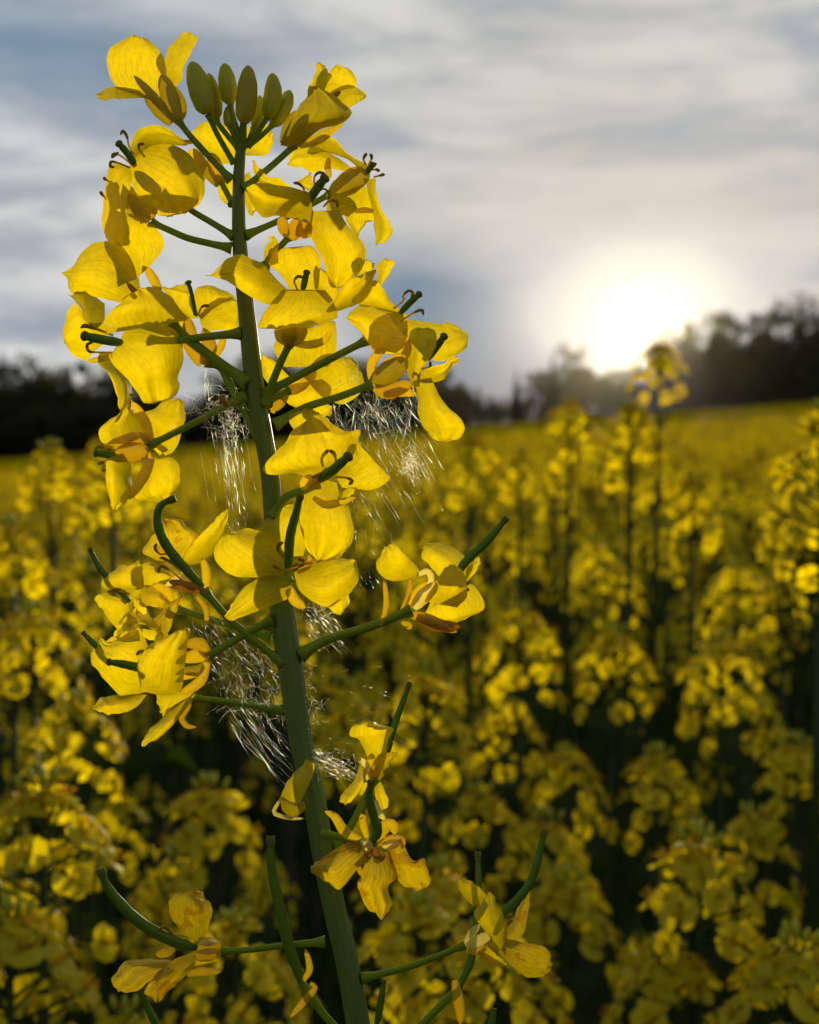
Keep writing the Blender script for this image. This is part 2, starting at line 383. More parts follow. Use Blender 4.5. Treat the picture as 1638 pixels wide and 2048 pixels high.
FLOWERS = '''
N open flower at the very top with two side petals spread, seen from behind
A ped 1320,1130 1040,830 930,690 | 7 0 15
A P 700,525 510,455 430,290 455,170 560,105 640,100 | 800,560 830,420 825,270 770,170 700,108 640,100 | -14 -40 6 10
A P 890,440 830,330 832,270 880,160 950,90 1010,66 | 905,445 960,380 970,300 1025,200 1066,110 1012,66 | -4 -30 6 40
A P 670,490 560,462 470,455 400,480 345,510 | 690,530 560,532 440,542 370,542 345,515 | -8 40 4 50
A S 910,700 760,530 612,370 | 62 | 10 24 | o
A S 930,690 870,520 812,360 | 120 | 14 8 | o
A S 945,690 950,600 890,440 | 90 | 2 -6 | o
A S 890,715 770,580 690,510 | 110 | 6 6 | o
N flower with one broad round petal turned to the viewer and curled stamens on its left
A ped 1340,1540 1180,1440 1030,1350 900,1240 | 7 0 -30
A P 600,1010 615,1160 680,1260 800,1335 900,1352 1000,1342 | 650,960 740,900 860,888 990,940 1090,1090 1112,1220 1075,1310 1000,1342 | 26 10 14 -20
A P 600,960 605,870 650,770 770,738 860,755 950,825 1060,832 | 640,985 720,905 800,880 900,872 980,880 1060,842 | 20 -10 8 -30
A P 700,1280 790,1370 880,1395 | 900,1250 1090,1280 985,1355 885,1395 | -35 -20 5 20
A S 880,1240 780,1180 660,1080 | 90 | -25 5 | o
A T 600,1020 520,955 465,935 455,960 500,925 | 26 50
A T 585,1040 500,1005 445,995 440,1030 470,1035 | 26 44
A T 610,940 575,880 560,810 530,770 515,800 | 24 40
A T 690,960 650,905 650,870 685,865 | 30 50
A G 630,1030 560,930 490,850 | 26 | 28 52 | p
N flower hanging on the left with a long folded petal
A ped 1325,1625 1160,1590 1000,1550 860,1490 735,1435 | 7.5 0 -10
A P 590,1050 480,1025 425,1080 400,1280 380,1440 440,1560 520,1587 | 600,1080 585,1170 555,1290 550,1400 575,1500 572,1570 522,1588 | 14 22 10 24
A P 560,1230 555,1330 600,1400 690,1440 | 590,1180 660,1240 740,1300 780,1340 700,1440 | 4 -14 4 -20 d
A P 520,1380 500,1300 470,1220 500,1160 | 600,1340 580,1260 560,1180 505,1158 | -20 -30 3 10
A S 720,1430 640,1330 575,1225 | 90 | -4 8 | o
A S 735,1420 745,1350 760,1290 | 60 | -16 -20 | a
A T 420,1275 385,1240 365,1212 | -2 10
A T 440,1140 405,1125 390,1108 | -2 6
N flower behind the stem just under the buds
A ped 1330,1300 1275,1200 1235,1120 | 6.5 -8 -70
A P 1200,1000 1080,870 1040,790 1090,730 1150,690 | 1330,1000 1345,880 1290,760 1235,715 1152,690 | -84 -100 6 20
A P 1140,1085 1110,1130 1060,1050 1000,960 1010,915 | 1150,1010 1110,960 1060,900 1012,915 | -70 -90 6 20
A P 1400,930 1430,790 1500,700 1600,755 | 1420,945 1560,938 1620,860 1602,760 | -84 -60 8 10
A P 1230,1150 1230,1220 1270,1290 1310,1300 | 1300,1100 1400,1150 1395,1250 1312,1300 | -80 -90 6 0
A P 1400,1110 1410,1260 1460,1385 1500,1345 | 1450,1080 1480,1150 1505,1250 1502,1340 | -84 -70 6 10
A S 1230,1170 1130,1040 1045,900 | 80 | -64 -60 | o
A S 1250,1160 1210,1040 1170,930 | 100 | -60 -60 | a
N half opened flower at the upper right with its petals still rolled into a tube
B ped 320,1010 430,920 560,810 690,690 | 7.5 6 10
B P 600,680 640,560 720,430 775,350 800,280 | 700,700 860,580 930,555 1000,540 1085,468 1030,390 940,330 860,275 | 14 24 22 -20 d
B P 790,340 795,270 845,170 843,120 872,98 | 900,290 930,230 945,185 910,130 875,98 | 6 -6 8 -24
B P 890,290 925,200 960,140 1000,115 | 960,315 1050,285 1115,268 1122,200 1065,135 1002,115 | -26 -36 4 10
B P 950,330 1040,280 1120,268 1205,338 | 1060,440 1110,405 1160,375 1205,345 | -10 -20 6 20
B P 730,700 850,600 960,560 1065,500 | 750,712 860,685 980,605 1066,506 | -6 -4 6 20
B S 600,680 640,560 700,440 | 70 | 8 14 | o
B S 690,695 760,600 840,500 | 90 | 2 6 | o
B S 1020,300 985,330 950,345 | 34 | -6 0 | b
N flower on the right with a spray of short stamens pointing out
B ped 330,1350 570,1245 800,1130 960,1040 | 7 0 -45
B P 1230,850 1150,800 1060,740 990,660 920,640 850,680 795,748 | 1220,925 1140,850 1050,785 940,752 850,768 796,756 | -32 -60 8 -30
B P 1000,790 850,712 720,705 660,770 645,832 | 1110,870 1050,882 930,862 820,890 720,852 648,838 | -60 -84 6 20
B P 1210,960 1230,1060 1260,1180 1272,1300 1280,1408 | 1280,950 1285,1050 1325,1180 1375,1260 1392,1320 1340,1390 1284,1410 | -26 -10 8 30
B P 1060,1070 1055,1200 1100,1300 1145,1350 | 1200,1000 1245,1120 1270,1240 1215,1240 1150,1352 | -60 -80 6 20
B S 960,1045 1100,960 1235,890 | 150 | -40 -26 | o
B S 970,1030 1080,920 1190,860 | 90 | -50 -34 | a
B S 945,930 930,850 940,780 | 44 | -56 -60 | a
B S 1265,1175 1200,1165 1120,1178 | 40 | -40 -50 | y
B T 1212,840 1190,795 1213,750 | -24 -14
B T 1225,835 1250,790 1240,755 | -28 -14
B T 1240,870 1290,872 1305,885 | -24 -14
B T 1265,925 1345,905 | -26 -16
B T 1235,850 1265,838 1282,825 | -26 -14
B G 1215,890 1245,850 1262,830 | 22 | -24 -10 | p
N flower at the right centre with a long veined petal hanging straight down
B ped 470,1575 560,1460 645,1365 | 7.5 -6 26
B P 800,1050 640,985 565,925 490,920 390,808 | 770,1110 600,1085 500,1005 420,950 390,815 | 50 20 8 -20
B P 780,1040 650,1005 520,980 430,985 352,1008 | 830,1275 740,1240 580,1200 470,1215 410,1150 362,1060 350,1015 | 56 70 16 -40
B P 830,1190 808,1300 830,1400 900,1520 935,1640 965,1700 1010,1715 | 1010,1190 1080,1300 1150,1370 1187,1440 1182,1530 1150,1610 1090,1672 1012,1716 | 60 50 16 10
B P 930,1180 1010,1195 1080,1195 1140,1152 | 930,1030 1040,1060 1110,1100 1140,1150 | 46 30 6 20
B P 770,1010 720,980 680,965 740,945 800,893 | 835,1050 822,960 812,930 802,893 | 40 30 4 10
B S 650,1360 612,1300 590,1205 | 80 | 28 44 | a
B S 660,1378 695,1310 700,1220 | 100 | 34 56 | a
B S 735,1368 760,1300 760,1230 | 80 | 30 50 | a
B S 750,1360 800,1320 805,1260 | 60 | 22 40 | a
B T 840,1010 832,930 865,892 915,905 | 62 86
B T 760,1080 755,1010 715,972 680,968 | 62 84
B T 855,1040 900,1010 940,1045 930,1090 | 62 92
B T 900,1140 945,1097 995,1105 1000,1145 | 62 90
B T 800,1080 850,1030 870,1005 | 62 90
B G 775,1130 850,1010 920,920 | 34 | 60 92 | p
N flower at the upper left with broad wavy shaded petals
C ped 1440,1330 1200,1160 990,1000 880,900 | 11 4 -10
C P 560,620 540,480 460,330 500,200 550,110 | 690,500 745,440 812,350 800,260 720,170 625,118 552,110 | 4 -24 10 24
C P 520,740 380,705 250,680 165,672 135,590 100,535 | 640,640 600,470 480,330 340,320 250,390 190,480 102,532 | 14 -8 16 -20
C P 390,755 300,690 230,668 140,690 | 390,870 330,920 260,870 220,780 140,696 | 20 30 8 20 d
C P 430,960 415,860 500,770 560,715 640,660 | 1000,865 930,795 850,700 745,647 642,650 | 44 40 14 -30
C S 800,665 760,590 695,480 | 66 | -10 -4 | y
C S 690,720 630,680 560,600 | 40 | 20 26 | b
N flower at the left with a broad veined petal and dark stamens reaching left
C ped 1390,970 1100,1000 940,1022 760,1020 | 8.5 2 6
C P 500,1070 460,1170 560,1280 640,1410 700,1455 770,1460 | 560,950 700,928 830,930 930,990 957,1140 920,1280 935,1340 880,1420 772,1460 | 30 24 14 -24
C P 400,1030 300,1110 270,1162 180,1130 112,1040 | 410,900 330,900 260,860 190,770 130,840 108,950 112,1035 | 10 -6 10 10
C P 370,1120 360,1200 430,1270 480,1400 500,1500 490,1595 | 470,1130 520,1230 575,1310 590,1390 560,1490 492,1598 | 20 24 8 -30
C P 700,930 780,900 860,892 | 880,990 920,960 862,893 | -10 -16 2 10
C S 480,1130 390,1155 275,1175 | 44 | 24 34 | y
C T 460,985 330,935 255,915 225,930 | 34 60 g
C G 530,1040 400,1020 228,985 | 34 | 34 66 | p
C T 470,1110 340,1108 280,1100 272,1050 315,1035 | 30 52
C T 600,1440 590,1410 | 26 28
N small flower in the middle behind the stem with a round knob of a stigma
Z ped 535,925 517,880 490,825 460,770 441,735 412,723 | 9 4 -16
C P 980,860 890,730 830,650 810,630 870,642 940,610 1000,603 | 1070,850 1050,750 1030,680 1002,603 | -26 -40 6 20
C P 1070,830 1045,740 1060,660 1140,624 | 1130,860 1250,760 1340,720 1280,668 1210,638 1142,624 | -40 -60 6 -10
C P 1090,840 1200,740 1300,712 1370,740 | 1130,960 1250,935 1350,962 1382,930 1376,748 | -20 -36 8 20
C P 980,865 900,890 860,905 | 1010,950 960,965 862,910 | -24 -36 4 0
C S 1110,1200 1030,1050 1000,850 | 110 | -10 -16 | a
C S 1120,1200 1160,1080 1120,930 | 100 | -6 -16 | a
C S 1200,1150 1250,1050 1268,950 | 52 | -16 -10 | y
C G 1060,840 1035,700 1003,585 | 15 | -16 0 | k
C T 1075,840 1110,775 1160,770 | -14 4
N flower facing the viewer in the centre with a wide left wing petal
D ped 100,1300 150,1180 210,1030 290,860 | 8.5 6 44
D P 270,480 170,385 90,300 0,250 -60,233 -160,258 -230,330 -306,368 | 210,565 100,562 0,512 -90,452 -200,392 -306,374 | 60 80 18 30
D P 240,480 180,560 110,640 72,733 140,742 | 530,485 590,570 614,650 600,682 480,722 300,742 142,743 | 70 100 20 0
D P 590,620 620,540 680,440 720,400 800,368 905,333 | 610,632 700,602 800,562 888,470 890,390 908,338 | 60 70 16 -30
D P 300,470 230,360 160,290 150,190 210,185 320,178 | 480,470 497,360 502,260 470,190 430,158 322,178 | 44 20 10 10
D P 490,460 500,310 540,338 | 560,520 610,560 642,460 542,342 | 36 24 4 10
D P 150,290 108,240 110,170 150,100 178,87 | 205,270 200,190 206,140 182,87 | 30 10 4 16
D S 290,860 235,810 200,725 | 90 | 46 60 | a
D S 300,862 345,800 400,725 | 110 | 50 64 | a
D S 280,860 290,800 300,730 | 110 | 54 66 | o
D S 318,862 430,872 540,840 592,765 | 56 | 44 66 | y
D T 345,470 322,410 348,375 385,382 | 64 80
D G 385,470 400,400 415,335 | 24 | 66 96 | p
N upper flower of the pair on the right
D ped 110,1245 170,1195 500,1020 860,835 | 8.5 4 10
D P 920,450 925,350 930,280 970,258 | 950,445 1000,370 1042,292 1012,257 972,257 | -10 -24 6 16
D P 1095,625 1010,540 950,445 900,412 868,485 | 1095,648 980,622 880,592 800,572 866,490 | 24 30 8 -20
D P 1120,650 920,605 830,587 740,630 712,675 | 1125,935 980,905 880,862 810,770 720,700 712,680 | 14 10 16 24
D P 1000,650 940,700 900,800 905,880 960,930 | 1130,660 1140,760 1130,880 1060,930 965,930 | 8 4 8 10
D P 800,370 790,300 820,270 850,262 | 880,400 895,300 880,268 852,262 | 10 0 3 0
D S 880,1130 885,1010 960,910 1050,865 | 62 | 24 26 | y
D S 930,1085 1000,1010 1115,935 | 56 | 6 10 | y
D S 870,840 930,900 985,900 | 60 | 6 12 | y
D T 1050,610 1120,545 1112,515 1160,476 1187,500 1170,535 | 24 50
D T 1100,700 1180,645 1250,618 1262,655 | 24 46
D G 1095,640 1170,560 1243,495 | 24 | 24 56 | p
N lower flower of the pair on the right with a veined petal hanging down
D ped 180,1455 400,1330 650,1250 895,1155 | 8.5 8 20
D P 1190,1165 1150,1060 1138,930 1170,800 1230,757 | 1235,1160 1245,1070 1325,930 1347,850 1325,770 1232,757 | 50 64 12 30
D P 1240,1090 1300,1040 1400,1010 1450,965 1520,968 | 1240,1135 1310,1142 1400,1122 1455,1060 1521,974 | 36 44 8 -20
D P 1205,1150 1230,1260 1233,1380 1270,1480 1340,1552 1400,1562 | 1320,1130 1370,1240 1440,1330 1522,1410 1550,1480 1500,1542 1402,1562 | 40 30 16 20
D P 1130,800 1150,705 1270,708 1390,730 1450,716 1530,758 1573,808 | 1290,930 1330,970 1400,982 1500,932 1562,890 1573,816 | 24 -10 10 10
D S 895,1155 1000,1080 1150,980 | 150 | 26 40 | o
D S 905,1180 1000,1215 1185,1150 | 100 | 28 40 | a
D S 980,1235 1100,1215 1215,1232 | 64 | 26 32 | y
D S 1100,1000 1150,920 1160,830 | 60 | 24 36 | a
D T 1265,1045 1310,1030 1312,995 | 48 66
D T 1190,1110 1195,1078 1222,1090 | 50 66
D G 1290,980 1370,870 1422,798 | 27 | 44 80 | p
N wide flower behind the centre stem, seen from behind with rounded petals
D ped 130,1290 190,1250 280,1205 | 8 -12 -40
D P 260,1020 195,920 205,840 300,790 420,758 | 560,1020 612,930 617,780 600,702 500,735 422,758 | -60 -90 10 10
D P 400,1080 560,955 690,962 770,1008 | 540,1240 650,1287 740,1262 812,1180 812,1080 772,1010 | -56 -76 12 10
D P 180,1200 120,1130 80,1030 74,955 | 300,1120 220,1040 150,980 76,955 | -50 -70 6 10
D P 170,1190 250,1265 330,1315 450,1315 | 520,1130 580,1190 562,1262 452,1316 | -46 -50 10 10
D P 430,1320 490,1385 580,1392 | 530,1290 592,1330 584,1390 | -60 -70 4 0
D S 280,1210 380,1130 480,1060 | 130 | -46 -60 | y
D S 270,1220 220,1290 170,1345 180,1370 | 70 | -40 -30 | a
N flower at the left middle seen from its side and behind
E ped 1430,150 1200,270 950,400 730,508 | 8 2 10
E P 745,490 690,330 690,280 780,240 860,190 920,180 | 840,570 900,535 960,390 980,300 962,210 922,180 | -8 -24 12 20
E P 560,490 410,492 370,440 372,385 440,330 520,280 585,190 | 700,440 640,340 605,260 592,190 | 8 10 12 -30
E P 530,580 430,620 408,680 430,850 460,960 478,972 | 580,640 590,770 590,860 550,920 482,972 | 22 36 14 -24
E P 720,600 680,740 630,880 740,912 838,926 | 800,620 865,610 925,660 942,760 900,870 842,926 | -6 -16 12 16
E P 740,520 780,560 800,585 | 820,500 880,540 802,583 | -14 -20 3 0
E S 738,495 690,340 598,195 | 70 | 12 16 | y
E S 730,465 610,465 430,520 | 90 | 14 24 | a
E S 715,560 600,560 470,580 | 130 | 16 24 | a
E S 745,565 690,720 575,905 | 74 | 14 18 | y
E T 470,520 400,520 345,525 335,545 | 20 34
E T 440,620 370,640 350,650 | 20 30
E T 420,690 380,692 | 18 26
E G 500,590 320,568 | 26 | 20 36 | p
N large open flower in front of the stem with a dark pistil pointing up to the right
F ped 478,760 560,640 700,585 790,540 | 9 14 62
F P 760,520 630,470 520,480 430,452 510,340 620,210 700,145 | 860,480 990,362 1012,280 1028,203 950,215 870,180 775,105 702,143 | 64 90 20 -10
F P 640,215 600,160 585,100 650,65 710,54 | 880,190 830,130 780,85 742,62 712,54 | 40 24 6 10
F P 900,500 960,400 1000,330 1035,285 1100,340 | 940,565 1050,575 1130,578 1215,530 1226,490 1170,420 1102,343 | 60 44 12 20
F P 740,520 700,590 665,700 670,850 710,960 770,1050 | 890,560 920,680 962,700 987,800 982,930 880,1012 772,1052 | 74 80 18 10
F P 930,640 950,590 1020,572 | 970,640 1010,600 1022,574 | 62 66 3 10
F S 740,640 850,682 1018,640 | 46 | 92 100 | y
F S 790,530 700,530 670,590 | 70 | 70 76 | y
F T 820,430 812,370 840,325 | 80 112
F T 900,440 890,360 860,335 850,330 | 80 112
F T 840,440 790,480 735,510 | 78 96
F T 890,505 960,510 997,530 975,555 | 78 106
F G 785,525 880,450 985,358 | 32 | 78 124 | p
N open flower low in the centre with a tall green pod rising from it
F ped 450,850 505,950 560,1060 580,1195 | 9 4 54
F P 530,1160 350,1152 200,1132 108,1020 130,930 190,880 | 550,1090 500,980 430,880 330,858 250,868 192,880 | 56 60 18 -14
F P 440,1150 340,1200 250,1280 170,1408 | 580,1180 572,1290 450,1352 300,1402 200,1432 172,1412 | 64 84 16 0
F P 630,1130 730,1080 860,1040 980,1050 1010,1060 | 640,1180 660,1240 750,1312 850,1342 960,1262 1022,1180 1026,1110 1012,1062 | 66 74 18 20
F P 540,1010 480,920 425,830 450,770 530,720 618,688 | 670,1010 700,900 690,800 660,700 622,688 | 40 20 10 10
F P 640,1060 720,1040 850,1020 945,988 | 690,1080 800,1062 900,1032 946,994 | 60 50 5 20
F P 830,1340 890,1402 930,1392 | 900,1310 962,1268 976,1320 936,1388 | 30 20 4 0
F S 590,1230 620,1310 690,1362 | 64 | 64 74 | y
F T 560,1060 512,990 515,950 545,933 | 68 96
F T 590,1110 540,1112 475,1085 | 84 96
F T 590,1108 650,1090 690,1070 | 84 92
F T 610,1070 645,1043 685,1055 | 70 96
F S 640,1130 710,1080 720,1010 | 40 | 76 86 | a
F G 578,1110 590,900 630,740 660,622 | 33 | 72 110 | q
N faded flower at the left with a pod bent over like a hook
G ped 1590,1010 1400,860 1200,690 1010,475 | 8.5 10 40
E P 780,1340 690,1290 720,1220 780,1140 830,1053 | 960,1345 1010,1270 1072,1190 1010,1112 920,1063 832,1053 | 10 -10 10 10 w
E P 975,1340 1040,1230 1110,1150 1200,1060 1285,988 | 985,1368 1100,1352 1205,1260 1292,1100 1300,996 | 20 24 10 -20
G S 1015,480 900,450 755,408 | 66 | 44 50 | b
G S 1025,470 1030,350 1000,240 | 60 | 24 24 | y
G S 985,450 900,380 850,270 | 70 | 20 20 | c
G S 970,440 860,390 730,440 | 60 | 30 24 | c
G S 960,520 1020,600 1032,680 1008,742 | 38 | 30 34 | a
G T 960,440 800,290 700,235 690,240 | 44 60
G T 860,410 780,340 700,300 678,350 | 44 58
G T 750,210 690,210 655,170 668,135 | 46 60
G T 760,220 820,210 | 46 60
G G 1000,455 900,345 790,222 700,80 672,-60 705,-150 805,-195 | 38 | 40 60 | q
N faded flower at the far left with crumpled pale petals
G ped 1500,820 1240,740 980,660 790,600 | 7.5 0 -14
G P 470,490 330,462 280,440 300,380 400,300 520,267 | 570,450 565,390 560,320 542,270 522,267 | 20 10 14 20
G P 400,690 375,740 300,650 230,550 258,508 | 460,620 440,560 340,520 285,505 260,508 | 0 -10 8 10
G P 560,440 660,440 730,500 782,552 | 565,570 640,590 720,595 783,560 | 4 -10 10 10 w
G P 550,410 560,300 620,280 700,328 | 600,455 700,402 770,370 702,330 | 0 -14 6 10
G P 470,650 400,720 370,790 395,832 | 742,825 660,722 570,622 520,590 | 24 30 12 -20
G P 650,690 740,600 860,488 | 735,805 780,700 832,570 868,490 | 16 30 10 20 w
G P 470,520 500,560 520,640 | 575,570 590,640 522,642 | 14 20 5 10
G P 570,760 580,820 660,840 | 720,780 700,840 662,842 | 4 0 4 0
G S 785,555 740,480 640,430 | 60 | 4 10 | y
G T 470,500 380,480 310,485 | 14 26
G T 460,515 420,470 350,470 | 14 26
G G 470,560 320,390 240,290 180,168 | 27 | -6 -20 | q
N flower at the lower left with a dark blunt pod and a shaded square petal
G ped 1510,690 1300,800 1045,955 | 8.5 20 24
G P 600,1195 430,1228 360,1190 250,1060 208,970 260,850 | 610,1000 590,880 520,768 400,830 330,852 263,830 | 8 -14 16 0
G P 570,1195 545,1080 545,990 620,880 740,820 810,780 | 700,1225 830,1200 860,1050 872,900 892,780 812,778 | 50 56 18 -20
G P 440,1232 320,1252 260,1272 214,1330 | 580,1240 520,1312 420,1362 300,1372 216,1340 | 10 20 12 20
G P 300,850 400,780 480,760 | 560,830 540,760 482,758 | -10 -16 3 0
G P 670,830 700,740 740,700 | 760,830 740,760 742,702 | -6 -10 3 0
G S 1040,950 980,865 870,870 | 84 | 28 34 | a
G S 1040,960 950,955 850,980 | 90 | 26 30 | y
G S 1030,1010 960,1060 840,1060 | 70 | 20 28 | d
G S 1040,985 980,1140 835,1232 | 72 | 34 44 | y
G S 985,1075 900,1095 840,1120 | 50 | 14 20 | y
G T 560,960 555,920 520,945 | 20 40
G T 600,960 580,915 525,930 | 20 40
G G 640,1060 430,1015 310,995 | 34 | 26 60 | q
N drooping flower hanging below the left cluster with one long folded petal
G ped 1590,1350 1300,1300 925,1260 | 7.5 -4 0
G P 670,1228 680,1310 720,1392 | 930,1222 860,1285 765,1345 722,1392 | -4 -10 8 10
G P 760,1330 700,1420 600,1510 568,1602 | 938,1242 830,1400 700,1530 572,1604 | 6 20 10 20
G S 920,1255 890,1330 850,1400 885,1462 955,1472 | 44 | 2 10 | a
G G 380,990 240,890 128,778 | 26 | -20 -30 | q
N flower at the right with a petal floating on its left and a pod pointing up to the right
H ped 0,1130 200,1015 500,925 815,800 | 10 6 24
H P 860,545 760,572 650,570 568,490 600,400 640,343 | 855,500 830,468 760,400 690,333 642,343 | 20 30 12 20
H P 1040,580 950,480 905,420 903,370 915,323 | 1200,570 1245,480 1200,418 1100,350 1000,328 917,323 | 10 -10 14 -16
H P 920,730 960,650 1020,560 1080,480 1120,478 | 1140,772 1205,700 1205,600 1180,520 1122,478 | 44 50 18 0
H P 960,750 925,830 950,890 1100,907 | 1150,760 1215,630 1275,660 1328,780 1262,832 1102,907 | 14 4 14 -10
H P 1205,570 1240,470 1288,420 | 1215,592 1275,530 1307,440 1290,420 | -4 -16 4 10
H S 850,548 930,520 955,590 900,660 | 44 | 26 24 | c
H S 825,790 900,700 1010,600 | 96 | 36 44 | c
H S 780,790 840,700 920,600 | 70 | 22 24 | y
H S 850,850 1000,905 1165,925 | 96 | 24 16 | b
H S 800,830 930,870 1140,960 | 80 | 28 20 | a
H S 740,800 790,700 806,565 | 38 | 20 22 | a
H S 740,890 800,915 780,940 | 40 | 26 30 | a
H S 590,915 628,760 612,565 | 38 | 30 36 | a
H T 1180,650 1215,650 1230,660 | 24 30
H T 1180,600 1225,605 | 24 30
H G 1130,560 1215,440 1370,290 1505,130 | 33 | 20 -10 | q
N withering flower right of the stem with a thin pod behind it
I ped 720,1130 830,980 920,800 985,680 | 8 -4 -14
I P 940,540 890,430 825,390 860,330 950,308 | 1050,540 1062,430 1097,360 1030,338 952,308 | -4 6 14 10
I P 890,560 850,680 800,740 755,810 790,846 | 925,640 905,720 855,800 794,848 | -4 10 10 20
I P 950,640 980,560 1060,515 1120,518 | 960,682 1020,672 1060,600 1122,530 | 10 20 10 -30 w
I P 990,700 985,800 1030,892 | 1010,690 1055,780 1067,850 1032,892 | -20 -14 8 10
I P 870,770 900,730 940,690 | 900,790 950,760 942,692 | -10 -8 4 0
I S 945,690 930,610 895,545 | 50 | -2 6 | c
I S 980,690 960,590 970,500 | 60 | -8 -8 | y
I G 985,680 1060,500 1120,300 1212,48 | 24 | -12 -50 | q
N withered flower in front of the lower stem with three crumpled hanging petals
I ped 640,1040 750,1060 900,1100 | 8 14 56
I P 910,1080 760,1120 650,1190 572,1250 | 930,1200 850,1282 760,1387 680,1352 576,1292 | 60 84 16 20 w
I P 940,1200 900,1320 880,1400 920,1500 1018,1590 | 1075,1170 1115,1310 1062,1400 1088,1500 1022,1592 | 62 76 18 -20 w
I P 1070,1130 1115,1250 1160,1360 1270,1402 | 1160,1080 1200,1180 1240,1222 1302,1208 1332,1340 1274,1402 | 56 50 14 20 w
I S 910,1095 790,1030 720,930 655,893 | 60 | 56 70 | y
I S 930,1070 905,970 905,920 880,945 | 44 | 54 66 | y
I S 990,1090 1050,990 1100,985 1112,1045 | 76 | 50 60 | y
I S 1000,1110 1100,1070 1165,1085 1160,1135 | 46 | 60 66 | a
I S 890,1110 930,1100 935,1180 | 60 | 66 74 | c
I S 1030,1110 1080,1110 1150,1090 | 60 | 56 66 | c
I S 870,1225 930,1190 960,1130 | 50 | 70 74 | b
I S 875,1255 895,1300 915,1310 | 36 | 60 64 | a
I S 970,1130 1010,1200 1050,1170 | 50 | 70 74 | b
I S 985,820 1000,890 1050,950 | 44 | 10 20 | c
I G 940,1115 1000,1030 975,930 945,800 957,688 | 32 | 64 84 | q
N withered flower at the bottom left with a long pod curving up to the left
J ped 1638,930 1400,950 1150,980 955,992 | 7.5 2 20
J P 745,930 700,850 640,760 623,680 680,610 790,598 | 800,930 855,860 882,760 884,690 850,640 792,598 | 40 50 14 10 w
J P 600,1050 450,1050 330,1070 268,1150 288,1232 | 680,1080 500,1175 400,1242 292,1252 | 30 40 14 20 w
J P 650,1050 540,1140 463,1250 548,1312 | 780,1000 765,1100 650,1222 552,1314 | 44 54 14 -10 w
J S 955,955 870,950 780,965 | 90 | 28 34 | a
J S 955,1000 880,1010 780,1030 | 84 | 30 36 | a
J S 910,925 870,885 840,860 | 44 | 20 20 | y
J S 930,930 860,930 780,930 | 44 | 40 44 | c
J S 740,1085 830,1055 945,1040 | 40 | 30 24 | y
J S 735,1145 820,1125 955,1125 | 50 | 30 26 | a
J S 650,970 590,1000 530,1015 | 60 | 30 40 | a
J T 760,900 650,880 590,830 553,850 | 40 56
J G 800,965 650,925 480,838 350,735 220,580 163,450 | 42 | 36 60 | q
N withered flower at the bottom right with a pod rising to the upper right
K ped 240,1170 560,1090 920,950 | 7.5 2 10
K P 1010,710 940,660 890,590 868,473 | 1075,645 1010,580 940,528 875,473 | 10 0 8 20 w
K P 1090,900 1000,790 978,740 1020,690 1070,618 | 1180,1002 1188,880 1160,740 1122,670 1075,613 | 34 44 14 -20
K P 1180,850 1240,760 1280,680 1335,598 | 1185,910 1240,917 1312,840 1337,700 1338,602 | 4 -10 10 10 w
K P 1150,1000 1240,1090 1320,1152 1430,1152 1477,1090 | 1200,920 1300,938 1420,960 1467,1010 1477,1086 | 24 30 14 20 w
K P 1000,990 1080,1040 1180,1082 | 1060,960 1150,1040 1187,1078 | 18 20 4 10
K S 1005,990 1100,1055 1182,1087 | 34 | 24 26 | a
K S 920,955 960,880 1010,815 | 52 | 14 20 | c
K S 930,960 1020,915 1100,870 | 70 | 18 34 | c
K S 930,975 1000,985 1060,960 | 60 | 14 20 | a
K T 1190,830 1200,770 1225,755 | 12 24
K T 1180,860 1210,800 1230,790 | 12 24
K G 1130,820 1180,730 1290,620 1370,480 1440,195 | 30 | 12 -10 | q
'''

BUDS = '''
A 1150,645 1090,460 1030,265 | 88 | 1340,1010 1220,800 1150,650 | 16 2
A 1212,695 1200,520 1152,350 | 52 | 1370,900 1240,740 1212,690 | -16 3
A 1312,575 1292,430 1268,278 | 68 | 1385,840 1340,690 1312,575 | 2 1
A 1415,715 1435,500 1443,293 | 80 | 1405,900 1412,715 | 30 4
A 1310,745 1305,660 1300,585 | 46 | 1390,880 1340,800 1312,740 | -8 1
B 492,495 530,330 527,168 | 70 | 330,700 420,600 490,490 | 8 2
B 530,550 608,420 655,292 | 66 | 350,700 440,630 530,545 | -14 1
B 395,570 430,450 436,330 | 42 | 350,680 390,570 | -24 1
'''

PODS = '''
J 1884,1670 1638,1415 1530,1260 1480,1190 | 8 | 1490,1205 1400,950 1340,700 1290,450 1280,232 | 38 | 20 20
K 295,1934 420,1700 640,1468 880,1225 | 8 | 880,1225 950,1070 985,900 1005,600 1000,338 | 28 | 0 -60
K 285,1850 310,1650 340,1468 | 7 | 340,1468 365,1330 385,1178 | 24 | 10 10
K 310,2000 760,1830 1060,1600 | 8 | 1060,1600 1090,1468 1108,1365 | 28 | 8 10
J 1930,1950 1200,1780 560,1540 | 8 | 560,1540 470,1340 428,1210 | 27 | 10 20
'''
WITHER = '''
J 1490,1190 1535,1120 1530,1050 1508,978 | 40 | 26 30 | y
J 1540,1200 1572,1232 1500,1320 1413,1422 | 44 | 24 30 | a
K 850,1180 868,1280 888,1410 885,1470 | 64 | 14 20 | a
'''


